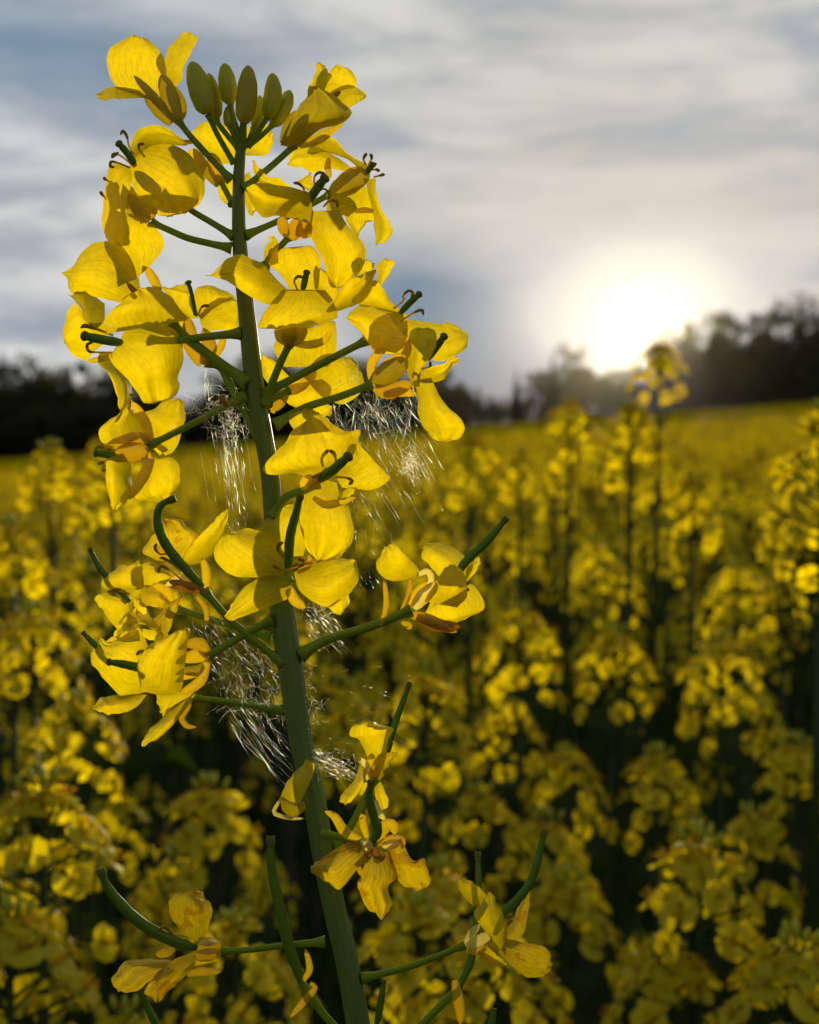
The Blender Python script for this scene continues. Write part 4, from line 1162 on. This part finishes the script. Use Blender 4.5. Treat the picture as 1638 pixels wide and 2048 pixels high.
# plants one can tell apart: picture position of the head, distance, label
KEY = [
    (1400, 1790, .50, 'plump yellow flower head low on the right standing against black shade'),
    (1315, 1580, .74, 'rounded flower head above and left of the plump one at the lower right'),
    (1500, 1715, .66, 'dimmer flower head half hidden behind the plump one at the lower right'),
    (1440, 1350, .80, 'broad flower head at the middle right on a long dark stem'),
    (85, 1690, .47, 'large blurred flower head with dark buds at the lower left edge'),
    (420, 1665, .60, 'blurred flower head left of the lower stem beneath the silk fan'),
    (470, 1950, .50, 'large blurred flowers at the bottom behind the withered flower with the curved pod'),
    (1262, 868, 1.2, 'tall flower head on a straight dark stem below the sun'),
    (1318, 735, 1.35, 'tallest flower head of the field, reaching up into the sun glow'),
    (1648, 905, .78, 'bright flower head cut off by the right edge of the picture'),
    (1140, 850, 1.5, 'small blurred head left of the two tall ones below the sun'),
    (940, 925, 1.30, 'blurred upright head right of the cobweb'),
    (1040, 950, 1.60, 'faint small head between the cobweb and the tall ones below the sun'),
    (225, 935, 1.05, 'blurred head on two dark stems behind the side-facing left flower'),
    (100, 950, 1.15, 'blurred head at the left just under the dark wood'),
    (25, 1120, .80, 'bright blurred head at the left edge halfway down'),
    (835, 1935, .46, 'blurred flowers at the bottom just right of the stem'),
    (975, 1990, .44, 'blurred flowers at the bottom behind the pod rising to the upper right'),
    (850, 1430, .62, 'tall drooping blurred head right of the lower stem'),
    (65, 1300, .72, 'blurred head at the left edge below the hooked pod'),
    (150, 1490, .62, 'rounded blurred head under the drooping flower of the left cluster'),
    (1385, 1010, 1.0, 'blurred head right of the straight dark stem below the sun'),
    (1230, 1330, .85, 'mid-distance head left of the broad one at the middle right'),
    (880, 1830, .58, 'dim flowers between the withered flowers right of the stem'),
    (1130, 1850, .62, 'dim flowers to the left of the plump head at the lower right'),
    (1590, 1560, .70, 'dim head at the right edge beside black shade'),
    (20, 1960, .44, 'blurred flowers in the bottom left corner'),
    (330, 1830, .72, 'dim flowers behind the long curved pod at the lower left'),
    (1330, 2010, .50, 'small flowers at the bottom edge under the plump head'),
    (1590, 2000, .46, 'bright yellow flowers in the bottom right corner'),
    (1010, 1470, .88, 'dim head in the dark middle gap right of the tall drooping one'),
    (1130, 1570, .80, 'dim head standing in black shade left of the rounded one at the lower right'),
    (960, 1660, .72, 'shaded flowers right of the withered flower with three hanging petals'),
    (1090, 1720, .66, 'shaded flowers between the two pods that rise at the bottom right'),
    (780, 1590, .80, 'dim flowers directly right of the withering flower beside the stem'),
    (1040, 1290, .80, 'dim head right of the flower with the floating petal'),
]
r = np.random.default_rng(31)
placed = []
for i, (px, py, D, lab) in enumerate(KEY):
    D = D * 1.22 if py > 1000 else D
    p = CAM + ray(px, py) * D
    gz = ground_z(p[0], p[1]); sc = (p[2] + .012 - gz) / H0
    make_plant((p[0], p[1], gz), sc, r.uniform(0, 6.28), (0, 0), 5 if (px > 760 and D < 1.05) or py < 1100 else int(r.integers(0, 5)), True, lab, None, r, 4 if 'cut off by' in lab else None)
    placed.append((p[0], p[1]))
GROUP = 'flowering rapeseed plants crowded in the field'
AZ = math.radians(17.0)
cells = []
Rmax = 5.0; cell = .150
for iy in range(int(.5 / cell), int(Rmax / cell) + 1):
    for ix in range(-14, 15):
        x = (ix + r.uniform(.05, .95)) * cell; y = (iy + r.uniform(.05, .95)) * cell
        if y < .70 or abs(math.atan2(x, y)) > AZ + .02: continue
        cells.append((math.hypot(x, y), x, y))
cells.sort()
nmid = 0
for D, x, y in cells:
    if nmid >= 300 - len(KEY): break
    if any(math.hypot(x - a, y - b) < .10 for a, b in placed): continue
    if D < 1.9 and r.random() < (.5 if x > .02 and D < 1.2 else .2): continue
    h = float(np.clip(r.normal(1.07, .045), .93, 1.15))
    if D < 1.0: h = min(h, 1.25 - D * (.12 + .10 * r.random()) - .0)      # nearest ones stay below the line of sight
    # keep the view past the head in front open
    make_plant((x, y, ground_z(x, y)), h / H0, r.uniform(0, 6.28), (r.normal(0, .03), r.normal(0, .03)), int(r.integers(0, 5)), False,
               'blurred yellow rapeseed plant among the crowd in the field', GROUP, r)
    nmid += 1
RLAST = D

# the rest of the crop nobody could count
LOWV = [low_head(np.random.default_rng(700 + k)) for k in range(8)]
LOWN = [low_head(np.random.default_rng(720 + k), 9) for k in range(6)]


def crop(name, pts, protos, stems=True):
    VV, QQ, MI = [], [], []; o = 0
    for (x, y, h, nh) in pts:
        gz = ground_z(x, y)
        for k in range(nh):
            a, q = r.uniform(0, 6.28), (0 if k == 0 else r.uniform(.03, .11)); z = gz + h - (0 if k == 0 else r.uniform(.03, .2))
            c, s = math.cos(a), math.sin(a); P0 = protos[r.integers(0, len(protos))] * r.uniform(.85, 1.15)
            V = np.stack([P0[:, 0] * c - P0[:, 1] * s, P0[:, 0] * s + P0[:, 1] * c, P0[:, 2]], 1) + (x + q * c, y + q * s, z)
            n = len(V) // 4; VV.append(V); QQ.append(np.arange(n * 4).reshape(n, 4) + o); MI.append(np.zeros(n, int)); o += len(V)
            if stems:
                b = np.array([[x + q * c, y + q * s, z]]); w = .0022; top = b + (0, 0, -.01); bot = np.array([[x + q * c * .2, y + q * s * .2, gz + .1]])
                for dx, dy in ((w, 0), (0, w)):
                    V = np.vstack([top + (-dx * .5, -dy * .5, 0), top + (dx * .5, dy * .5, 0), bot + (dx, dy, 0), bot + (-dx, -dy, 0)])
                    VV.append(V); QQ.append(np.arange(4)[None] + o); MI.append(np.ones(1, int)); o += 4
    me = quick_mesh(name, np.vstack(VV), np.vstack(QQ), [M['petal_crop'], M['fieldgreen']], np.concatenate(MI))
    return link(name, me)


pts = []
for ring0, ring1, cs, az0, nh in ((RLAST, 9.0, .15, 0, 3), (9.0, 24.0, .27, 0, 3)):
    for iy in range(int(ring0 / cs) - 1, int(ring1 / cs) + 1):
        w = int(ring1 * .36 / cs) + 1
        for ix in range(-w, w + 1):
            x = (ix + r.uniform(.05, .95)) * cs; y = (iy + r.uniform(.05, .95)) * cs
            D = math.hypot(x, y)
            if D < ring0 or D > ring1 or abs(math.atan2(x, y)) > math.radians(19.5): continue
            pts.append((x, y, float(np.clip(r.normal(1.07, .045), .94, 1.16)), nh))
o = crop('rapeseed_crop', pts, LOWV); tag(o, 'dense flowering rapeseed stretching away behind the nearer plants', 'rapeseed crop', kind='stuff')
pts = []
for iy in range(2, 60):
    for ix in range(-40, 41):
        x = (ix + r.uniform(.05, .95)) * .15; y = (iy + r.uniform(.05, .95)) * .15
        D = math.hypot(x, y); a = abs(math.atan2(x, y))
        if D < .55 or D > 8.5 or a < math.radians(19.5 if D > RLAST else 18.2) or a > math.radians(33): continue
        pts.append((x, y, float(np.clip(r.normal(1.06, .045), .93, 1.14)), 2))
o = crop('rapeseed_crop', pts, LOWN); tag(o, 'flowering rapeseed growing on both sides beyond the picture', 'rapeseed crop', kind='stuff')

# far crop: a rough sheet of flower tops up to the wood
rows = np.concatenate([np.linspace(22, 60, 90), np.linspace(60.8, 192, 130)]); na = 150
az = np.linspace(math.radians(-24), math.radians(24), na)
X = rows[:, None] * np.tan(az)[None, :]; Y = np.broadcast_to(rows[:, None], X.shape)
Zc = SLOPE * X + 1.03 + r.normal(0, .05, X.shape)
Zc[0, :] -= .35
V = np.stack([X, Y, Zc], 2).reshape(-1, 3)
i = np.arange(len(rows) - 1)[:, None] * na + np.arange(na - 1)[None, :]
Q = np.stack([i, i + 1, i + na + 1, i + na], 2).reshape(-1, 4)
m = bpy.data.materials.new('distant_crop'); t = nt(m); L = t.links.new
out = t.nodes.new('ShaderNodeOutputMaterial'); tc = t.nodes.new('ShaderNodeTexCoord')
mp = t.nodes.new('ShaderNodeMapping'); mp.inputs['Scale'].default_value = (1, .25, 1); L(tc.outputs['Object'], mp.inputs[0])
n1 = node(t, 'ShaderNodeTexNoise', Scale=1.6, Detail=8.0, Roughness=.75); L(mp.outputs[0], n1.inputs['Vector'])
n2 = node(t, 'ShaderNodeTexNoise', Scale=.12, Detail=3.0); L(mp.outputs[0], n2.inputs['Vector'])
mr = t.nodes.new('ShaderNodeMapRange'); mr.inputs[1].default_value = .34; mr.inputs[2].default_value = .62; L(n1.outputs['Fac'], mr.inputs[0])
c1 = mixc(t, mr.outputs[0], (.42, .34, .003), (.84, .64, .003))
c1 = mixc(t, mth(t, 'MULTIPLY', n2.outputs['Fac'], .4), c1, (.50, .39, .003))
d = t.nodes.new('ShaderNodeBsdfDiffuse'); L(c1, d.inputs[0]); tr = t.nodes.new('ShaderNodeBsdfTranslucent'); L(c1, tr.inputs[0])
ms = t.nodes.new('ShaderNodeMixShader'); ms.inputs[0].default_value = .45; L(d.outputs[0], ms.inputs[1]); L(tr.outputs[0], ms.inputs[2]); L(ms.outputs[0], out.inputs[0])
o = link('distant_crop', quick_mesh('distant_crop', V, Q, [m], smooth=False)); tag(o, 'far yellow carpet of rapeseed reaching up to the dark wood', 'rapeseed crop', kind='stuff')

# soil
xs = np.concatenate([-np.geomspace(300, 1, 26), [0], np.geomspace(1, 300, 26)]); ys = np.concatenate([-np.geomspace(60, 1, 20), [0], np.geomspace(1, 420, 34)])
X, Y = np.meshgrid(xs, ys); Z = SLOPE * X
nx = len(xs); i = np.arange(len(ys) - 1)[:, None] * nx + np.arange(nx - 1)[None, :]
Q = np.stack([i, i + 1, i + nx + 1, i + nx], 2).reshape(-1, 4)
soil = solid('soil', (.030, .024, .014), (.055, .046, .024), 9.0, .95, .1, bump=0.0)
tag(link('ground', quick_mesh('ground', np.stack([X, Y, Z], 2).reshape(-1, 3), Q, [soil], smooth=True)), kind='structure')


GLOW_DENSITY = 0.85e-5
# ------------------------------------------------------------------ the wood along the far edge
M['crown'] = leafy('tree_leaves', (.05, .058, .02), (.09, .085, .016), .4, .02, noise_scale=.6, hue=.3)
M['needles'] = leafy('spruce_needles', (.018, .026, .014), (.02, .03, .01), .15, .02, noise_scale=.6, hue=.3)
M['bark'] = solid('bark', (.045, .034, .024), (.08, .06, .045), 6.0, .9, .1, (1, 1, .2), .3)


def leaf_cloud(r, centers, n, size):
    c = centers[r.integers(0, len(centers), n)]
    d = r.normal(0, 1, (n, 3)); d /= np.linalg.norm(d, axis=1)[:, None]
    p = c[:, :3] + d * (c[:, 3:4] * r.uniform(.35, 1.08, (n, 1)))
    a = r.normal(0, 1, (n, 3)); a /= np.linalg.norm(a, axis=1)[:, None]
    b = np.cross(a, d + r.normal(0, .5, (n, 3))); b /= np.linalg.norm(b, axis=1)[:, None] + 1e-9
    s = size * r.uniform(.6, 1.5, (n, 1))
    V = np.stack([p - a * s - b * s * .2, p + b * s * .6, p + a * s + b * s * .1, p - b * s * .7], 1).reshape(-1, 3)
    return V, np.arange(n * 4).reshape(n, 4)


def broadleaf(seed, lean=0.0):
    """unit-height tree: trunk with limbs, crown of leaf clumps"""
    r = np.random.default_rng(seed); mb = MB()
    mb.tube([(0, 0, -.04), (.01, 0, .25), (.0, .01, .62)], [.026, .02, .008], 8, 0, 7)
    cs = []
    for k in range(11):
        a = k * 2.4 + r.uniform(-.4, .4); z0 = r.uniform(.12, .5); ln = r.uniform(.16, .34); z1 = z0 + r.uniform(.05, .35)
        e = np.array([math.cos(a) * ln, math.sin(a) * ln, z1])
        mb.tube([(0, 0, z0), e * .5 + (0, 0, z0 * .35), e], [.010, .006, .002], 5, 0, 5)
        cs.append((*e, r.uniform(.09, .16)))
        for q in range(3):
            v = e * r.uniform(.55, 1.1) + r.normal(0, .09, 3); cs.append((*v, r.uniform(.05, .12)))
    for k in range(9): cs.append((r.normal(0, .10), r.normal(0, .10), r.uniform(.5, .9), r.uniform(.06, .12)))
    for k in range(8):
        a = r.uniform(0, 6.28); cs.append((math.cos(a) * .22, math.sin(a) * .22, r.uniform(.03, .2), r.uniform(.08, .13)))
    V, Q = leaf_cloud(r, np.array(cs), 5200, .016)
    V[:, 2] = np.minimum(V[:, 2], 1.0)
    return mb.mesh('trunk', [M['bark']]), quick_mesh('crown', V, Q, [M['crown']])


def spruce(seed):
    r = np.random.default_rng(seed); mb = MB()
    mb.tube([(0, 0, -.04), (0, 0, .98)], [.018, .002], 7, 0)
    VV, n = [], 0
    for z in np.linspace(.06, .97, 34):
        R = .19 * (1 - z) ** .85 + .006
        for k in range(int(6 + 14 * (1 - z))):
            a = r.uniform(0, 6.28); L_ = R * r.uniform(.7, 1.2); dr = r.uniform(.15, .4) * L_
            d = np.array([math.cos(a), math.sin(a), 0]); s = np.array([-d[1], d[0], 0]) * L_ * .24
            p = np.array([0, 0, z + r.normal(0, .008)])
            VV.append(np.array([p, p + d * L_ * .6 + s - (0, 0, dr * .5), p + d * L_ - (0, 0, dr), p + d * L_ * .6 - s - (0, 0, dr * .7)]))
            for q in range(2):
                w = r.uniform(.4, .9); VV.append(np.array([p + d * L_ * w, p + d * L_ * w + s * .5 - (0, 0, dr), p + d * L_ * w - (0, 0, dr * 1.6 + .012), p + d * L_ * w - s * .5 - (0, 0, dr)]))
    V = np.vstack(VV)
    return mb.mesh('trunk', [M['bark']]), quick_mesh('crown', V, np.arange(len(V)).reshape(-1, 4), [M['needles']])


BROAD = [broadleaf(800 + k) for k in range(6)]; SPR = [spruce(820 + k) for k in range(3)]
rt = np.random.default_rng(41)


def tree(px, ytop, D, kind, label, group, wide=1.0):
    x = (px - 819) / FPX * D; gz = ground_z(x, D)
    h = CAM_Z + (HOR - ytop) / FPX * D - gz
    tr, cr = (BROAD if kind == 'b' else SPR)[rt.integers(0, 6 if kind == 'b' else 3)]
    o = link('broadleaf_tree' if kind == 'b' else 'spruce_tree', None, None, (x, D, gz)); o.rotation_euler = (0, 0, rt.uniform(0, 6.28)); o.scale = (h * wide, h * wide, h)
    tag(o, label, 'tree', group); link('trunk', tr, o); link('crown', cr, o)


GL, GM, GR = 'trees of the dark wood at the left', 'trees of the low wood in the middle distance', 'trees of the tall wood at the right'
# left wood, skyline read from the picture
for i, px in enumerate(np.arange(-230, 390, 27)):
    yt = -6 + np.interp(px, [-230, 0, 40, 90, 130, 180, 250, 300, 345, 390], [700, 695, 688, 708, 722, 732, 738, 742, 775, 800])
    k = 's' if px < 70 and i % 3 == 0 else 'b'
    tree(px + rt.uniform(-8, 8), yt + rt.uniform(-6, 10), rt.uniform(192, 206), k,
         'black spruce in the dark wood at the left' if k == 's' else 'black leafy tree in the dark wood at the left', GL if k == 'b' else 'spruces of the dark wood at the left', 1.0)
# middle wood behind the flower head
for i, px in enumerate(np.arange(385, 1060, 27)):
    yt = np.interp(px, [385, 430, 470, 540, 620, 700, 780, 850, 905, 950, 1000, 1060], [800, 745, 705, 690, 715, 705, 720, 728, 738, 765, 790, 770])
    tree(px + rt.uniform(-8, 8), yt + rt.uniform(-5, 8), rt.uniform(192, 206), 'b', 'dark leafy tree in the low wood behind the main flower head', GM, 1.0)
tree(1033, 735, 196, 's', 'lone thin spruce at the right end of the low wood', None, 1.0)
tree(1075, 725, 198, 'b', 'leafy tree between the lone spruce and the lit tree left of the sun', None, 1.0)
tree(1105, 700, 203, 's', 'spruce beside the lit tree left of the sun', None, 1.1)
tree(1140, 678, 197, 'b', 'lit leafy tree standing highest left of the sun', None, .8)
tree(1178, 716, 201, 'b', 'leafy tree on the sunny side of the lit tree left of the sun', None, 1.1)
for px, yt in ((1215, 726), (1250, 728), (1285, 728), (1318, 722)):
    tree(px, yt, rt.uniform(196, 204), 'b', 'low bushy tree right under the sun', 'low bushy trees under the sun', 1.2)
for i, (px, yt) in enumerate(((1352, 668), (1380, 642), (1408, 634), (1440, 640), (1470, 632), (1502, 640), (1530, 628), (1560, 612), (1640, 606), (1672, 600), (1700, 590), (1735, 596), (1770, 580), (1800, 590), (1850, 580), (1900, 590), (1950, 585))):
    tree(px, yt - 22, rt.uniform(192, 205), 'b', 'dark leafy tree in the tall wood right of the sun', GR, .8)
for i, (px, yt) in enumerate(((1596, 583), (1624, 588))):
    tree(px, yt, 199 + i, 's', ['taller of the two spruce tips at the right edge', 'shorter of the two spruce tips at the right edge'][i], None, 1.1)
for i, px in enumerate(np.arange(1350, 1960, 40)):
    tree(px, 690 + rt.uniform(-14, 14), rt.uniform(186, 191), 'b', 'lower dark tree along the foot of the tall right-hand wood', 'lower trees at the foot of the tall wood at the right', 1.0)
for i, px in enumerate(np.arange(-200, 330, 40)):
    tree(px, 790 + rt.uniform(-14, 14), rt.uniform(186, 191), 'b', 'lower dark tree along the foot of the left-hand wood', 'lower trees at the foot of the dark wood at the left', 1.3)

# ------------------------------------------------------------------ sky: Nishita light with a broken cloud sheet, brightest round the sun
w = bpy.data.worlds.new('World'); scene.world = w; w.use_nodes = True; t = w.node_tree; t.nodes.clear(); L = t.links.new
out = t.nodes.new('ShaderNodeOutputWorld'); bg = t.nodes.new('ShaderNodeBackground'); bg.inputs[1].default_value = .1
sky = t.nodes.new('ShaderNodeTexSky'); sky.sky_type = 'NISHITA'; sky.sun_disc = False
elev = math.asin(SUN[2]); azim = math.atan2(SUN[0], SUN[1])
sky.sun_elevation = elev; sky.sun_rotation = azim
sky.air_density = 1.0; sky.dust_density = .6; sky.ozone_density = 1.5
tc = t.nodes.new('ShaderNodeTexCoord'); sp = t.nodes.new('ShaderNodeSeparateXYZ'); L(tc.outputs['Generated'], sp.inputs[0])
DX, DY, DZ = sp.outputs


def dot_to(v):
    n = t.nodes.new('ShaderNodeVectorMath'); n.operation = 'DOT_PRODUCT'; L(tc.outputs['Generated'], n.inputs[0]); n.inputs[1].default_value = tuple(v); return n.outputs['Value']


def lobe(v, sig_deg, stretch=None):
    """soft round patch of sky around direction v"""
    v = np.asarray(v) / np.linalg.norm(v)
    if stretch is None:
        c = dot_to(v); s2 = 2 * math.radians(sig_deg) ** 2 / 2
        return mth(t, 'POWER', 2.71828, mth(t, 'DIVIDE', mth(t, 'SUBTRACT', c, 1.0), s2))
    # elliptical: sideways and up components separately
    sx, sy, rot = stretch
    side = np.cross(v, [0, 0, 1]); side /= np.linalg.norm(side); up = np.cross(side, v)
    ca, sa = math.cos(rot), math.sin(rot); e1 = side * ca + up * sa; e2 = -side * sa + up * ca
    a = mth(t, 'DIVIDE', dot_to(e1), math.radians(sx)); b = mth(t, 'DIVIDE', dot_to(e2), math.radians(sy))
    q = mth(t, 'ADD', mth(t, 'MULTIPLY', a, a), mth(t, 'MULTIPLY', b, b))
    front = mth(t, 'GREATER_THAN', dot_to(v), 0.3)
    return mth(t, 'MULTIPLY', mth(t, 'POWER', 2.71828, mth(t, 'MULTIPLY', q, -0.5)), front)


def noise(scale, vec_scale, detail=6.0, rough=.55, dist=0.0, off=(0, 0, 0), rot=0.0):
    mp = t.nodes.new('ShaderNodeMapping'); mp.inputs['Scale'].default_value = vec_scale; mp.inputs['Location'].default_value = off; mp.inputs['Rotation'].default_value = (0, rot, 0)
    L(tc.outputs['Generated'], mp.inputs[0])
    n = node(t, 'ShaderNodeTexNoise', Scale=scale, Detail=detail, Roughness=rough, Distortion=dist); L(mp.outputs[0], n.inputs['Vector']); return n.outputs['Fac']


def ramp(v, a, b):
    r = t.nodes.new('ShaderNodeMapRange'); r.interpolation_type = 'SMOOTHSTEP'; r.inputs[1].default_value = a; r.inputs[2].default_value = b; L(v, r.inputs[0]); return r.outputs[0]


big = noise(2.4, (1.5, 1.5, 4.6), 5.0, .5, .4, (3.1, 0, .7), .12)
streak = noise(5.0, (1.3, 1.3, 6.4), 6.0, .55, .5, (.3, 1, .2), .10)
wisp = noise(15.0, (1.4, 1.4, 3.4), 7.0, .65, .4, (1, 2, 3), -.15)
den = mth(t, 'ADD', mth(t, 'ADD', mth(t, 'MULTIPLY', big, .55), mth(t, 'MULTIPLY', streak, .40)), mth(t, 'MULTIPLY', wisp, .12))
cover = ramp(den, .36, .60)
# clear blue-grey gaps and the dark bank left of the sun, as real patches of sky
bank = lobe(ray(935, 650), 0, (3.8, 1.5, -.42))
bank2 = lobe(ray(985, 745), 0, (3.8, 1.2, -.1))
gap = lobe(ray(120, 110), 0, (6.5, 1.7, -.1))
veil = lobe(ray(1150, 330), 0, (9.0, 3.0, 0))
low = lobe(ray(40, 655), 0, (3.0, .35, 0))
dark1 = lobe(ray(1460, 425), 0, (1.6, .28, .08))
hole = mth(t, 'MINIMUM', mth(t, 'ADD', mth(t, 'ADD', mth(t, 'MULTIPLY', bank, 1.3), mth(t, 'MULTIPLY', bank2, .9)), mth(t, 'ADD', mth(t, 'MULTIPLY', gap, .8), mth(t, 'MULTIPLY', low, .5))), 1.0)
cover = mth(t, 'MULTIPLY', mth(t, 'ADD', cover, mth(t, 'MULTIPLY', veil, .45), clamp=True), mth(t, 'SUBTRACT', 1.0, hole), clamp=True)
g_core = lobe(ray(1285, 615), 0, (3.1, 1.9, 0)); g_mid = lobe(SUN, 6.5); g_wide = lobe(SUN, 17.0)
grey = mixc(t, ramp(mth(t, 'ADD', mth(t, 'MULTIPLY', streak, .7), mth(t, 'MULTIPLY', wisp, .3)), .38, .62), (.37, .42, .485), (.70, .72, .735))
grey = mixc(t, mth(t, 'MULTIPLY', dark1, .5), grey, (.36, .34, .31))
warm = mixc(t, mth(t, 'MULTIPLY', g_wide, .62), grey, mixc(t, ramp(streak, .36, .66), (.54, .50, .42), (.72, .67, .57)))
warm = mixc(t, mth(t, 'MULTIPLY', g_mid, .8), warm, (.66, .61, .53))
blue = mixc(t, hole, (.29, .355, .47), (.085, .195, .315))
blue = mixc(t, mth(t, 'MULTIPLY', g_mid, .12), blue, (.36, .46, .53))
skyv = mixc(t, 1.0, sky.outputs[0], (.1, .1, .1), 'MULTIPLY')
blue = mixc(t, .05, blue, skyv)
c = mixc(t, cover, blue, warm)
core = mth(t, 'MULTIPLY', g_core, mth(t, 'MULTIPLY_ADD', big, 1.2, .9))
c = mixc(t, mth(t, 'MULTIPLY', core, 1.5, clamp=True), c, (.63, .635, .64))
# away from the sun the sky is open and bluer
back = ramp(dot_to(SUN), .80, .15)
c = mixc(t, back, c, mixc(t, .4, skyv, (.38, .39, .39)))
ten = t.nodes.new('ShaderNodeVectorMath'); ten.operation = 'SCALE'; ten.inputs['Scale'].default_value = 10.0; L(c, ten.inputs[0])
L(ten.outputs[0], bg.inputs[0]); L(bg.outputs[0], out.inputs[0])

# ------------------------------------------------------------------ thin warm volume added for the glow round the sun
hx0, hx1, hy0, hy1, hz0, hz1 = -310, 310, -70, 430, -22, 46
V = [(x, y, z) for x in (hx0, hx1) for y in (hy0, hy1) for z in (hz0, hz1)]
F = [(0, 1, 3, 2), (4, 6, 7, 5), (0, 4, 5, 1), (2, 3, 7, 6), (0, 2, 6, 4), (1, 5, 7, 3)]
m = bpy.data.materials.new('glow_volume'); ht = nt(m); ho = ht.nodes.new('ShaderNodeOutputMaterial'); pv = ht.nodes.new('ShaderNodeVolumePrincipled')
pv.inputs['Color'].default_value = (1, .91, .76, 1); pv.inputs['Density'].default_value = GLOW_DENSITY; pv.inputs['Anisotropy'].default_value = .96
ht.links.new(pv.outputs[0], ho.inputs['Volume'])
hz = mesh_obj('glow_volume', V, F, [m], smooth=False); tag(hz, 'thin warm volume added for the glow round the sun before the wood', 'glow_volume', kind='stuff')

# ------------------------------------------------------------------ sun, camera, output
ld = bpy.data.lights.new('sun', 'SUN'); ld.energy = 5.0; ld.angle = math.radians(1.8); ld.color = (1.0, .86, .58)
so = link('sun', ld); so.rotation_euler = Vector(SUN).to_track_quat('Z', 'Y').to_euler(); so.location = (3, 20, 8)

cd = bpy.data.cameras.new('camera'); cd.sensor_fit = 'VERTICAL'; cd.sensor_height = 36.0; cd.sensor_width = 28.8; cd.lens = 36.0 * FPX / 2048
cd.clip_start = .01; cd.clip_end = 3000
cd.dof.use_dof = True; cd.dof.focus_distance = DIST - .003; cd.dof.aperture_fstop = 28.0
co = link('camera', cd); co.location = CAM
co.matrix_world = Matrix([[RT[i], UP[i], -FW[i], CAM[i]] for i in range(3)] + [[0, 0, 0, 1]])
scene.camera = co

vs = scene.view_settings; vs.view_transform = 'Standard'; vs.look = 'None'; vs.exposure = 0; vs.gamma = 1
cy = scene.cycles
cy.use_denoising = True; cy.volume_bounces = 0
cy.max_bounces = 7; cy.diffuse_bounces = 4; cy.transmission_bounces = 4; cy.glossy_bounces = 2; cy.transparent_max_bounces = 4
cy.sample_clamp_indirect = 4.0; cy.caustics_reflective = False; cy.caustics_refractive = False
